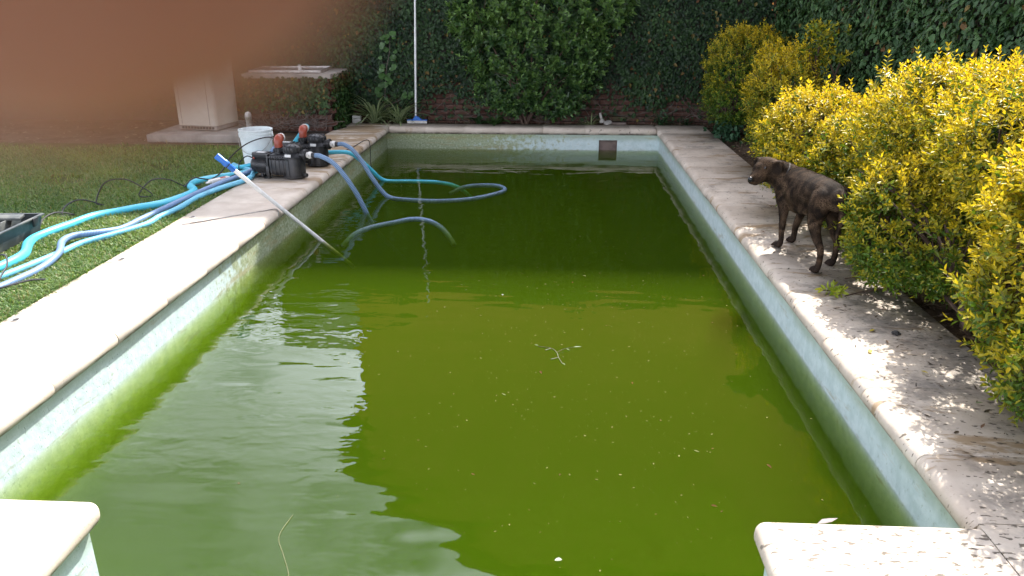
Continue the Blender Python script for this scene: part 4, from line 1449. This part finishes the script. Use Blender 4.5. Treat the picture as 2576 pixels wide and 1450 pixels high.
VE, VM = (.11, .19, .07), (.42, .46, .27)
strap_plant('spider_plant', (-2.36, 10.27, -.02), 76, .66, .026, 'large variegated spider plant left of the tall brush pole', VE, VM, 1)
strap_plant('spider_plant', (-2.04, 10.28, -.02), 60, .56, .025, 'variegated spider plant at the foot of the brush pole', VE, VM, 2)
strap_plant('spider_plant', (.50, 10.27, -.02), 20, .26, .018, 'small variegated spider plant beside the white pipe fitting', (.09, .14, .05), (.33, .35, .19), 3)
strap_plant('spider_plant', (1.42, 10.27, -.02), 17, .34, .022, 'dark green strappy plant against the bricks near the corner', (.02, .055, .022), (.035, .075, .028), 4)
strap_plant('spider_plant', (1.76, 10.3, -.02), 12, .26, .022, 'dark green strappy plant in the far right corner', (.018, .045, .018), (.03, .06, .022), 14)
strap_plant('broadleaf_plant', (-.76, 10.22, -.02), 9, .30, .075, 'broad-leaved plant drooping over the middle of the far coping', (.05, .11, .03), (.06, .12, .035), 6)
strap_plant('broadleaf_plant', (-.98, 10.28, -.02), 7, .24, .06, 'small dark broad-leaved plant behind the far coping', (.025, .06, .02), (.03, .07, .022), 7)

# climbing geranium with round leaves by the brush pole
gv = empty('climbing_geranium', (-2.12, 10.36, 0))
tag(gv, 'round-leaved climber on a thin stem left of the brush pole', 'climber')
sp_ = spline([(-.12, 0, 0), (-.10, -.02, .35), (-.06, -.06, .65), (.0, -.07, .9), (.02, -.08, 1.12)], 8)
MB().tube(sp_, [.007 - .00015 * k for k in range(len(sp_))], 6).build('stem', M['deadwood'], gv)
sp2 = spline([(-.10, -.02, .2), (.1, -.05, .28), (.27, -.08, .35)], 6)
MB().tube(sp2, .004, 5).build('side_stem', M['deadwood'], gv)
lv = []
for i in range(38):
    base_ = (sp_[rnd.randrange(6, len(sp_))] if i < 32 else sp2[-1 - rnd.randrange(3)])
    p = Vector(base_) + Vector((rnd.uniform(-.1, .12), rnd.uniform(-.08, -.02), rnd.uniform(-.04, .05)))
    nrm = Vector((rnd.uniform(-.4, .4), -1, rnd.uniform(.2, .9))).normalized()
    ax = nrm.cross(Vector((rnd.uniform(-1, 1), 0, rnd.uniform(-1, 1)))).normalized(); bx_ = nrm.cross(ax)
    r0 = rnd.uniform(.026, .046)
    V = [tuple(p)]; T = []
    for k in range(12):
        a = 2 * math.pi * k / 12
        rr = r0 * (1 + .12 * math.cos(5 * a)) * (.55 if k == 0 else 1)
        w_ = p + (ax * math.cos(a) + bx_ * math.sin(a)) * rr + nrm * .006 * math.sin(3 * a)
        V.append(tuple(w_))
    T = [(0, 1 + k, 1 + (k + 1) % 12) for k in range(12)]
    g_ = rnd.uniform(.7, 1.2)
    link('leaf', fast_mesh('leaf', np.array(V), None, np.array(T), np.tile([[.055 * g_, .125 * g_, .03 * g_]], (13, 1))), M['bush_leaf'], gv, smooth=True, angle=80)

# low ivy tuft creeping onto the far right corner of the coping
it = empty('ivy', (1.98, 9.25, 0))
tag(it, 'low dark ivy tuft creeping onto the far right coping', 'ivy')
n = 170
P = np.stack([rng.normal(.06, .09, n), rng.normal(0, .16, n), np.abs(rng.normal(.07, .06, n))], 1)
V, Q, C = leaf_arrays(P, unit(rdir(n) + np.array([[-.3, -.5, .1]])), unit(rdir(n) * .5 + np.array([[0, -.4, 1]])), rng.uniform(.04, .075, n), rng.uniform(.035, .06, n), .2, .15,
                      lerpc((.02, .06, .03), (.045, .11, .05), rng.random(n)))
tag(link('foliage', fast_mesh('foliage', V, Q, None, C), M['ivy_leaf'], it, smooth=False), kind='stuff')
MB().tube(spline([(.15, .1, -.03), (.05, .0, .05), (.0, -.15, .03)], 5), .004, 5).build('stem', M['bark'], it)

# undergrowth and dry litter in the beds
def litter(n, xr, yr, z, L, pal):
    P = np.stack([rng.uniform(*xr, n), rng.uniform(*yr, n), z + rng.uniform(0, .012, n)], 1)
    D = rdir(n) * np.array([[1, 1, .25]]); N = unit(np.array([[0, 0, 1.]]) + rdir(n) * .45)
    Ln = L * rng.uniform(.4, 1.2, n)
    return leaf_arrays(P, D, N, Ln, Ln * rng.uniform(.25, .5, n), .25, -.1, lerpc(pal[0], pal[1], rng.random(n)))


v, q, c = join([litter(2600, (1.96, 2.75), (1.0, 10.4), -.03, .05, ((.07, .045, .03), (.24, .17, .11))),
                litter(1500, (-2.7, 2.0), (10.17, 10.48), -.03, .045, ((.06, .04, .028), (.22, .16, .11))),
                litter(350, (-7.5, -3.4), (8.5, 10.3), -.03, .06, ((.08, .06, .04), (.30, .24, .17)))])
tag(link('leaf_litter', fast_mesh('leaf_litter', v, q, None, c), M['strap_leaf'], smooth=False), 'dry brown leaf litter on the soil of the garden beds', 'leaf litter', kind='stuff')
n = 700
P = np.stack([rng.uniform(2.0, 2.7, n), rng.uniform(1.2, 10.3, n), np.abs(rng.normal(.05, .06, n)) - .03], 1)
keep = vnoise(P[:, 0] * 2, P[:, 1], 2.6) > .1
P = P[keep]; n = len(P)
V, Q, C = leaf_arrays(P, unit(rdir(n) + np.array([[-.2, -.2, .2]])), unit(rdir(n) * .5 + np.array([[0, 0, 1]])), rng.uniform(.04, .085, n), rng.uniform(.03, .06, n), .2, .15, lerpc((.02, .055, .02), (.05, .11, .035), rng.random(n)))
tag(link('ground_cover', fast_mesh('ground_cover', V, Q, None, C), M['ivy_leaf'], smooth=False), 'low dark green ground cover under the yellow shrubs', 'ground cover', kind='stuff')

# tree behind the far wall at the left (seen in the water)
tre = shrub('tree', (-6.6, 12.2, 0), [((-6.6, 12.0, 2.3), (1.6, 1.0, .95)), ((-5.0, 12.1, 2.0), (1.2, .9, .9)), ((-8.2, 12.3, 2.2), (1.3, 1.0, .9))], 26, .12,
            'broad dark tree crown beyond the left end of the far wall', 'tree', ((.06, .11, .03), (.02, .045, .015)), 'bush_leaf', None, 5, 0, 0, (.2, .34), 8, .5, .4)

# ------------------------------------------------------------------ small things on the far edge
bs = MB().box((0, 0, .045), (.12, .085, .10), .014, rot=(0, 0, R(8)), seg=3)
o = bs.build('stone_block', M['concrete']); o.location = (-2.60, 10.26, -.01)
o.data.materials[0] = M['white_pvc']
tag(o, 'small weathered white stone block beside the spider plant', 'stone')
wf_ = empty('pipe_fitting', (.665, 10.235, 0.002))
tag(wf_, 'white plastic pipe fitting tipped over on the far coping', 'pipe fitting')
MB().tube([(-.02, .02, .05), (-.045, .03, .14)], [.018, .016], 14).build('stub', M['fitting'], wf_)
MB().lathe([(.028, 0), (.034, .006), (.034, .03), (.024, .045)], (-.012, .018, .01), (R(-12), R(-12), 0), 18).build('socket', M['fitting'], wf_)
MB().lathe([(.052, 0), (.055, .006), (.050, .016), (.03, .02), (.002, .018)], (.06, 0, .012), (R(18), R(-12), 0), 22).build('flange_disc', M['fitting'], wf_)
o = MB().box((0, 0, .012), (.20, .035, .03), .004, rot=(0, 0, R(-3))).build('wooden_offcut', M['deadwood']); o.location = (.86, 10.22, 0.0)
tag(o, 'short flat wooden offcut lying behind the pipe fitting', 'offcut')

# ------------------------------------------------------------------ bodies grown from one voxel skin
def blob(chains, voxel, smooth_it=4, flat=None):
    m = MB()
    for ch in chains:
        nodes = [(Vector(p[:3]), p[3]) for p in ch]
        if len(nodes) > 1:
            path = spline([tuple(p) for p, r in nodes], 6)
            rr = []
            for i in range(len(nodes) - 1):
                for k in range(6):
                    t = k / 6; t = t * t * (3 - 2 * t)
                    rr.append(nodes[i][1] * (1 - t) + nodes[i + 1][1] * t)
            rr.append(nodes[-1][1])
            m.tube(path, rr, 18)
        for p, r in (nodes[0], nodes[-1]):
            prof = [(r * math.sin(math.pi * k / 10) + 1e-5, -r * math.cos(math.pi * k / 10)) for k in range(11)]
            m.lathe(prof, p, None, 18)
    if flat: flat(m)
    me = bpy.data.meshes.new('tmp'); me.from_pydata(m.v, [], m.f); me.update()
    ob = bpy.data.objects.new('tmp', me); COL.objects.link(ob)
    md = ob.modifiers.new('r', 'REMESH'); md.mode = 'VOXEL'; md.voxel_size = voxel; md.use_smooth_shade = True
    ms = ob.modifiers.new('s', 'SMOOTH'); ms.factor = .5; ms.iterations = smooth_it
    dg = bpy.context.evaluated_depsgraph_get()
    out = bpy.data.meshes.new_from_object(ob.evaluated_get(dg))
    bpy.data.objects.remove(ob); bpy.data.meshes.remove(me)
    return out


# dog: local x forward, y to its left
dog = empty('dog', (1.587, 4.667, .002), R(100.8))
tag(dog, 'brindle brown dog standing on the right coping, head turned back', 'dog')
torso = [(-.275, 0, .430, .070), (-.22, 0, .438, .088), (-.13, 0, .436, .097), (-.02, 0, .424, .110), (.10, 0, .406, .126), (.19, 0, .402, .131), (.255, .005, .415, .116), (.29, .035, .442, .098), (.305, .08, .468, .088), (.316, .13, .485, .076)]


def squash(m):
    m.v = [(x, y * .88 if x < .24 else y, z) for x, y, z in m.v]


chains = [torso,
          [(.320, .130, .500, .066), (.315, .165, .503, .073), (.303, .195, .490, .060)],                       # skull
          [(.302, .190, .482, .053), (.284, .226, .464, .045), (.267, .258, .448, .039), (.260, .272, .444, .031)],  # muzzle
          [(.312, .175, .462, .048), (.290, .215, .444, .034), (.272, .247, .430, .026)],                        # jaw
          # fore legs
          [(.215, .082, .41, .062), (.195, .092, .325, .050), (.185, .088, .262, .035), (.195, .078, .18, .0245), (.200, .074, .11, .0205), (.197, .072, .055, .019), (.215, .072, .024, .024), (.240, .074, .019, .020)],
          [(.235, -.082, .41, .062), (.235, -.092, .325, .050), (.235, -.088, .262, .035), (.268, -.08, .18, .0245), (.290, -.076, .11, .0205), (.292, -.074, .055, .019), (.308, -.074, .024, .024), (.332, -.074, .019, .020)],
          # hind legs
          [(-.215, .066, .425, .074), (-.212, .082, .360, .064), (-.205, .090, .285, .045), (-.245, .092, .215, .031), (-.305, .090, .152, .022), (-.312, .088, .10, .0195), (-.305, .088, .048, .020), (-.285, .088, .023, .024), (-.262, .089, .018, .020)],
          [(-.205, -.066, .425, .074), (-.165, -.082, .360, .064), (-.125, -.090, .285, .045), (-.155, -.092, .215, .031), (-.205, -.090, .152, .022), (-.210, -.089, .10, .0195), (-.200, -.089, .048, .020), (-.180, -.089, .023, .024), (-.157, -.089, .018, .020)],
          # tail hanging
          [(-.315, .0, .455, .028), (-.350, .004, .40, .022), (-.352, .008, .31, .017), (-.335, .01, .22, .010)],
          # belly line
          [(.16, 0, .33, .085), (.02, 0, .345, .078), (-.10, 0, .365, .070)]]
# toes
for (x, y) in ((.236, .074), (.328, -.074), (-.266, .089), (-.161, -.089)):
    for dy in (-.017, -.006, .006, .017):
        chains.append([(x, y + dy, .014, .011), (x + .022 - abs(dy) * .5, y + dy * 1.15, .0115, .0095)])
# folded ears (flaps): two short fans of fine chains
hl = Vector((.885, .465, 0))
for s in (1, -1):
    b0 = Vector((.322, .140, .548)) + hl * (.056 * s)
    for k in range(5):
        f = (k - 2) / 2
        fwd = Vector((-.39, .79, 0))
        root_ = b0 + fwd * (f * .027)
        out1 = root_ + hl * (.026 * s) + Vector((0, 0, .004)) + fwd * .008
        out2 = root_ + hl * (.040 * s) + Vector((0, 0, -.056 + .020 * abs(f))) + fwd * (.018 - f * .016)
        chains.append([(*root_, .009), (*out1, .008), (*out2, .0065)])
dm = blob(chains, .0062, 5, squash)
dbody = link('body', dm, M['dog'], dog, angle=180)
# short coat: fine hair laid back along the body
dm.calc_loop_triangles()
nt_ = len(dm.loop_triangles); ti = np.empty(nt_ * 3, np.int32); dm.loop_triangles.foreach_get('vertices', ti); ti = ti.reshape(-1, 3)
vc = np.empty(len(dm.vertices) * 3, np.float32); dm.vertices.foreach_get('co', vc); vc = vc.reshape(-1, 3)
a_, b_, c_ = vc[ti[:, 0]], vc[ti[:, 1]], vc[ti[:, 2]]
nn = np.cross(b_ - a_, c_ - a_); ar = np.linalg.norm(nn, axis=1); nn = unit(nn)
nh = 60000
pk = rng.choice(nt_, nh, p=ar / ar.sum())
r1, r2 = rng.random((nh, 1)), rng.random((nh, 1)); fl_ = (r1 + r2) > 1; r1 = np.where(fl_, 1 - r1, r1); r2 = np.where(fl_, 1 - r2, r2)
P = a_[pk] + (b_[pk] - a_[pk]) * r1 + (c_[pk] - a_[pk]) * r2; N = nn[pk]
head = (P[:, 1] > .10) & (P[:, 2] > .38)
flow = np.where(head[:, None], np.array([[.45, -.8, .1]]), np.array([[-1.0, 0, -.35]]))
flow = np.where((P[:, 2] < .30)[:, None], np.array([[-.25, 0, -1.0]]), flow)
flow = flow + rng.normal(0, .22, (nh, 3))
T = unit(flow - N * np.sum(flow * N, 1, keepdims=True))
Lh = rng.uniform(.007, .014, nh) * np.where(P[:, 2] < .12, .5, 1) * np.where(head, .6, 1)
tip = P + T * Lh[:, None] + N * (Lh * rng.uniform(.12, .34, nh))[:, None]
Sd = np.cross(N, T) * .0011
V = np.stack([P - Sd, P + Sd, tip], 1).reshape(-1, 3)
st_ = np.sin(P[:, 0] * 66 + 3.0 * np.sin(P[:, 2] * 17 + P[:, 1] * 9) + 2.1 * np.sin(P[:, 2] * 41 + P[:, 0] * 23)) + .7 * np.sin(P[:, 0] * 31 - P[:, 2] * 37)
tt = np.clip(.38 + .46 * st_ + rng.normal(0, .16, nh), 0, 1)
tt = tt * np.where(P[:, 2] < .08, .35, 1)
earm = (np.linalg.norm(P - np.array([[.385, .185, .515]]), axis=1) < .045) | (np.linalg.norm(P - np.array([[.262, .118, .512]]), axis=1) < .045)
tt = np.where(earm, tt * .3, tt)
hcol = lerpc((.012, .009, .007), (.135, .088, .056), tt)
grey = np.clip((P[:, 2] - .44) / .08, 0, 1) * np.clip((.12 - P[:, 0]) / .2, 0, 1) * .4
hcol = hcol * (1 - grey[:, None]) + np.array([[.13, .11, .095]]) * grey[:, None]
fm = fast_mesh('fur', V, None, np.arange(nh * 3).reshape(-1, 3), np.repeat(hcol, 3, 0))
tag(link('fur', fm, make_leaf('fur_hair', .05, .8, .1), dog, smooth=False), kind='stuff')
hc = Vector((.316, .160, .505)); mz = Vector((-.42, .80, -.42)).normalized()
m = MB()
prof = [(.0155 * math.sin(math.pi * k / 8) + 1e-5, -.012 * math.cos(math.pi * k / 8)) for k in range(9)]
m.lathe([(a_ * 1.2, b_ * 1.2) for a_, b_ in prof], (.2495, .292, .449), (R(70), 0, R(25)), 14)
m.build('nose', M['nose'], dog)
for s in (1, -1):
    c_ = Vector((.2885, .2150, .5150)) + hl * (.0360 * s) + Vector((.0, .0, 0))
    prof = [(.0105 * math.sin(math.pi * k / 8) + 1e-5, -.0105 * math.cos(math.pi * k / 8)) for k in range(9)]
    MB().lathe(prof, c_, None, 12).build('eye', M['eye'], dog)
cpts = []
cc = Vector((.300, .066, .456)); cax = Vector((.22, .86, .50)).normalized()
e1_ = cax.cross(Vector((1, 0, 0))).normalized(); e2_ = cax.cross(e1_)
m = MB()
for k in range(29):
    a = 2 * math.pi * k / 28
    cpts.append(cc + (e1_ * math.cos(a) + e2_ * math.sin(a)) * .0900)
m.tube(cpts, .0065, 8, caps=False)
col_ = m.build('collar', M['collar'], dog)
tg_ = MB().lathe([(.001, -.0015), (.014, -.0015), (.014, .0015), (.001, .0015)], (.30, .135, .385), (R(80), 0, R(-30)), 14)
tg_.build('name_tag', M['yellow_tag'], dog)

# ------------------------------------------------------------------ hand of the person taking the picture
cm_ = Matrix.Translation((0, 0, 1.5)) @ Euler((R(90 - 20.4), 0, R(2.97))).to_matrix().to_4x4()
hand = empty('hand', (0, 0, 1.5)); hand.rotation_euler = (R(90 - 20.4), 0, R(2.97))
tag(hand, 'blurred brown fingertip close up, hiding the upper left', 'hand')
def mmc(*nodes):
    return [(x / 1000, y / 1000, -f / 1000, r / 1000) for (x, y, f, r) in nodes]
hc_ = [mmc((-10.3, 11.0, 16.2, 8.3), (-20, 17, 16.5, 8.6), (-33, 25, 14, 8.6), (-45, 33, 10, 8.6), (-58, 36, 3, 9.2), (-75, 32, -10, 9.6), (-92, 22, -24, 11)),          # index
       mmc((-58, -4, -8, 7.2), (-70, 2, 8, 8), (-84, 8, 10, 8.8), (-97, 8, -8, 9.4), (-103, 6, -28, 11)),       # middle
       mmc((-58, -24, -8, 7), (-70, -18, 7, 7.8), (-86, -13, 9, 8.6), (-100, -12, -10, 9.2), (-108, -10, -32, 10.5)),  # ring
       mmc((-62, -44, -10, 6.2), (-74, -38, 2, 6.8), (-88, -33, 2, 7.4), (-102, -30, -14, 8.2), (-110, -28, -36, 10)),   # little
       mmc((-50, -14, -34, 8.6), (-60, -24, -44, 9.2), (-76, -38, -56, 10.5), (-96, -48, -62, 14)),             # thumb leaves the side of the palm
       mmc((-95, 18, -30, 13), (-102, -6, -44, 16), (-108, -34, -56, 18), (-116, -62, -66, 20)),
       mmc((-104, 4, -36, 14), (-110, -24, -50, 17), (-118, -60, -68, 20)),
       mmc((-110, -18, -40, 13), (-116, -44, -58, 17), (-122, -70, -74, 21)),
       mmc((-118, -62, -68, 22), (-124, -84, -82, 24), (-134, -130, -110, 27), (-150, -200, -150, 34), (-168, -280, -200, 41), (-176, -320, -226, 42))]
hm = blob(hc_, .0016, 4)
link('hand_skin', hm, M['skin'], hand, angle=180)
# nail plates on the fingertips that face out
MB().box((-.0165, .0250, -.0180), (.011, .0018, .010), .0008, rot=(R(8), R(10), R(33))).build('fingernail', M['white_pvc'], hand)

# ------------------------------------------------------------------ things lying on the coping
def cutting(name, loc, n, spread, label, cat, pal, L=.045):
    root = empty(name, loc)
    O = np.zeros((n, 3)); O[:, 2] = .01
    A = unit(np.stack([rng.normal(0, 1, n), rng.normal(0, 1, n), rng.uniform(.15, .6, n)], 1))
    v, q, c = sprig_arrays(O, A, np.full(n, spread), 10, L, pal[0], pal[1], np.full(n, .0))
    link('leaves', fast_mesh('leaves', v, q, None, c), M['yellow_leaf'], root, smooth=False)
    st = MB()
    st.tube([(-.06, .02, .006), (0, 0, .012), (.05, -.03, .01)], .003, 5)
    st.build('twig', M['bark'], root)
    return tag(root, label, cat)


cutting('leaf_cutting', (1.55, 4.03, .004), 5, .07, 'yellow-green leafy cutting lying on the coping behind the dog', 'cutting', ((.50, .48, .04), (.22, .34, .04)))

dt = MB()
for (dx, dy, r_) in ((0, 0, .022), (.018, .01, .016), (-.016, .008, .017), (.004, -.016, .015), (.03, -.006, .01)):
    prof = [(r_ * math.sin(math.pi * k / 7) * (1 + .15 * math.sin(k * 3)) + 1e-5, r_ * .8 - r_ * .8 * math.cos(math.pi * k / 7)) for k in range(8)]
    dt.lathe(prof, (dx, dy, 0), (0, 0, dx * 40), 9)
o = dt.build('dirt_clod', M['void']); o.location = (1.667, 3.48, .001); o.scale = (.6, .6, .6)
tag(o, 'dark clod of dirt on the right coping among dry leaves', 'clod')

twigs = [([(1.60, 3.98, .006), (1.72, 4.05, .008), (1.84, 4.10, .006), (1.93, 4.2, .01)], .0035, 'thin forked twig lying on the coping below the dog'),
         ([(1.70, 4.27, .005), (1.80, 4.30, .007), (1.93, 4.27, .006)], .003, 'thin straight twig beside the right hind paw of the dog'),
         ([(-2.62, 5.2, .004), (-2.58, 5.23, .004)], .002, 'tiny twig on the sunlit left coping')]
for p_, r_, l_ in twigs[:2]:
    m = MB().tube(spline(p_, 5), r_, 5)
    if 'forked' in l_:
        m.tube([(1.72, 4.05, .008), (1.74, 3.98, .006), (1.75, 3.92, .004)], .0025, 5)
    tag(m.build('twig', M['bark']), l_, 'twig')

# loose leaves on the coping: individual things sharing three shapes
def leaf_mesh_one(L, W, c, name='fallen_leaf', fold=.25, droop=-.12):
    v, q, cc_ = leaf_arrays(np.zeros((1, 3)), np.array([[1., 0, 0]]), np.array([[0, 0, 1.]]), np.array([L]), np.array([W]), fold, droop, np.array([c]))
    me_ = fast_mesh(name, v, q, None, cc_); me_.materials.append(M['strap_leaf'])
    return me_


def scatter(name, label, cat, group, mesh, spots, z, tilt=.15):
    for (x, y) in spots:
        o_ = bpy.data.objects.new(name, mesh); COL.objects.link(o_)
        o_.location = (x, y, z); o_.rotation_euler = (rnd.uniform(-tilt, tilt), rnd.uniform(-tilt, tilt), rnd.uniform(0, 6.28))
        s_ = rnd.uniform(.7, 1.25); o_.scale = (s_, s_, s_)
        tag(o_, label, cat, group)


yl_ = leaf_mesh_one(.042, .018, (.42, .33, .04)); br_ = leaf_mesh_one(.05, .016, (.15, .08, .045)); gr_ = leaf_mesh_one(.04, .017, (.10, .20, .04))
for mesh_, x, y, l_, g_ in (
        (yl_, 1.55, 3.50, 'yellow fallen leaf just left of the dark dirt clod', 'leaves fallen on the right coping'),
        (yl_, 1.46, 3.25, 'yellow fallen leaf near the pool lip, in front of the dirt clod', 'leaves fallen on the right coping'),
        (yl_, 1.61, 3.08, 'curled yellow leaf on the coping beyond the nearest shrub', 'leaves fallen on the right coping'),
        (yl_, 1.74, 2.52, 'yellow fallen leaf on the stained stone under the nearest shrub', 'leaves fallen on the right coping'),
        (br_, 1.71, 3.83, 'brown dry leaf between the leafy cutting and the dirt clod', 'leaves fallen on the right coping'),
        (br_, 1.59, 3.40, 'brown dry leaf touching the shade edge in front of the dirt clod', 'leaves fallen on the right coping'),
        (br_, 1.62, 2.60, 'brown dry leaf on the darkest stain of the near coping', 'leaves fallen on the right coping'),
        (br_, 1.48, 5.20, 'brown dry leaf on the coping ahead of the dog', 'leaves fallen on the right coping'),
        (gr_, 1.70, 2.80, 'dark green fallen leaf on the near right coping', 'leaves fallen on the right coping')):
    scatter('fallen_leaf', l_, 'leaf', g_, mesh_, [(x, y)], .006)
# crumbs of litter on the right coping
n = 900
P = np.stack([1.36 + .58 * rng.random(n) ** .7, rng.uniform(2.05, 6.6, n), np.full(n, .003)], 1)
Ln = .006 + .03 * rng.random(n) ** 3
V, Q, C = leaf_arrays(P, rdir(n) * np.array([[1, 1, .05]]), unit(np.array([[0, 0, 1.]]) + rdir(n) * .2), Ln, Ln * rng.uniform(.15, .4, n), .1, -.1, lerpc((.03, .022, .016), (.13, .085, .05), rng.random(n)))
tag(link('litter_crumbs', fast_mesh('litter_crumbs', V, Q, None, C), M['strap_leaf'], smooth=False), 'fine dark leaf crumbs strewn over the right coping', 'litter', kind='stuff')

# ------------------------------------------------------------------ things afloat
zw = WZ + .0025
def afloat(me_):
    me_.materials.clear(); me_.materials.append(M['drift']); return me_
fb = leaf_mesh_one(.028, .012, (.09, .045, .02), 'floating_leaf', .2, .05); fg = leaf_mesh_one(.032, .010, (.14, .15, .06), 'floating_leaf', .15, .03); fr_ = leaf_mesh_one(.024, .010, (.13, .04, .022), 'floating_leaf', .2, .05)
def wp(u, v):
    # pool coordinates of a spot on the water
    return (u, v)
for mesh_, x, y, l_ in (
        (fb, -.04, 3.55, 'brown leaf floating just in front of the branching sprig'),
        (fb, .90, 2.75, 'brown leaf floating nearest the right pool wall'),
        (fb, .62, 2.46, 'brown leaf floating between the white petal and the feather'),
        (fb, -.30, 2.62, 'lone brown leaf floating left of the white petal'),
        (fg, -.20, 3.28, 'pale narrow leaf floating alone in mid pool'),
        (fg, .25, 5.02, 'pale leaf floating farthest out among the specks'),
        (fg, .62, 2.84, 'pale green leaf floating between sprig and feather'),
        (fr_, .42, 3.45, 'small red leaf floating right of the branching sprig'),
        (fr_, .16, 4.90, 'small red leaf floating at the far edge of the specks')):
    scatter('floating_leaf', l_, 'leaf', 'leaves floating on the pool', afloat(mesh_), [(x, y)], zw, .06)
# the branching sprig
fs = empty('floating_sprig', (.045, 3.79, zw))
tag(fs, 'branching yellow-green sprig floating mid pool', 'sprig')
m = MB()
m.tube(spline([(-.10, .06, 0), (-.03, .03, .004), (0, -.02, .003), (.01, -.08, .002), (.03, -.15, 0)], 5), .0020, 5)
m.tube(spline([(0, -.02, .003), (.04, .02, .006), (.09, .05, .004)], 4), .0017, 5)
m.tube([(.01, -.08, .002), (-.03, -.10, 0)], .002, 5); m.tube([(-.03, .03, .003), (-.06, .01, .002)], .002, 5)
m.build('stem', simple('pale_stem', (.085, .085, .024), .6, .2, 20), fs)
for (x, y, a) in ((.09, .05, .2), (-.10, .06, 2.6), (.03, -.15, -1.0), (.05, .03, -.7)):
    me_ = leaf_mesh_one(.05 if a == .2 else .026, .012, (.10, .14, .035), 'leaf', .15, .02)
    o = bpy.data.objects.new('leaf', me_); COL.objects.link(o); o.parent = fs; o.location = (x, y, .004); o.rotation_euler = (0, 0, a)
# feather-like scrap near the right coping and a white petal near the front
o = bpy.data.objects.new('feather', leaf_mesh_one(.075, .026, (.32, .25, .26), 'feather', .35, -.25)); COL.objects.link(o); o.location = (.985, 2.37, zw); o.rotation_euler = (0, 0, R(8))
tag(o, 'pale pinkish feather floating close to the right front block', 'feather')
o = bpy.data.objects.new('petal', leaf_mesh_one(.028, .020, (.24, .25, .19), 'petal', .25, -.1)); COL.objects.link(o); o.location = (.06, 2.13, zw); o.rotation_euler = (0, 0, R(200))
tag(o, 'single whitish petal floating near the front edge of the pool', 'petal')
o = bpy.data.objects.new('petal', leaf_mesh_one(.018, .016, (.25, .25, .19), 'petal', .25, -.1)); COL.objects.link(o); o.location = (-.30, 4.62, zw); o.rotation_euler = (0, 0, R(90))
tag(o, 'single cream petal floating in the middle of the pool', 'petal')
st = MB().tube(spline([(-.93, 2.32, zw), (-.94, 2.2, zw), (-.89, 2.1, zw), (-.84, 2.0, zw), (-.83, 1.9, zw)], 6), .0012, 5).build('grass_stalk', simple('dry_stalk', (.12, .115, .05), .7, .2, 20))
tag(st, 'long dry grass stalk floating near the front left block', 'stalk')
# countless specks on the water
n = 1500
x = rng.normal(.25, .55, n); y = 2.05 + 4.2 * rng.random(n) ** .8
k = (x > -1.2) & (x < 1.25)
x, y = x[k], y[k]; n = len(x)
P = np.stack([x, y, np.full(n, zw)], 1)
Ln = .0028 + .012 * rng.random(n) ** 4.0
V, Q, C = leaf_arrays(P, rdir(n) * np.array([[1, 1, .0]]), np.tile([[0, 0, 1.]], (n, 1)), Ln, np.maximum(Ln * rng.uniform(.2, .6, n), .0020), .1, 0, np.where(rng.random((n, 1)) < .25, lerpc((.05, .028, .016), (.13, .06, .03), rng.random(n)), lerpc((.075, .07, .02), (.20, .18, .075), rng.random(n))))
tag(link('floating_specks', fast_mesh('floating_specks', V, Q, None, C), M['drift'], smooth=False), 'countless tiny pale specks scattered over the water surface', 'specks', kind='stuff')
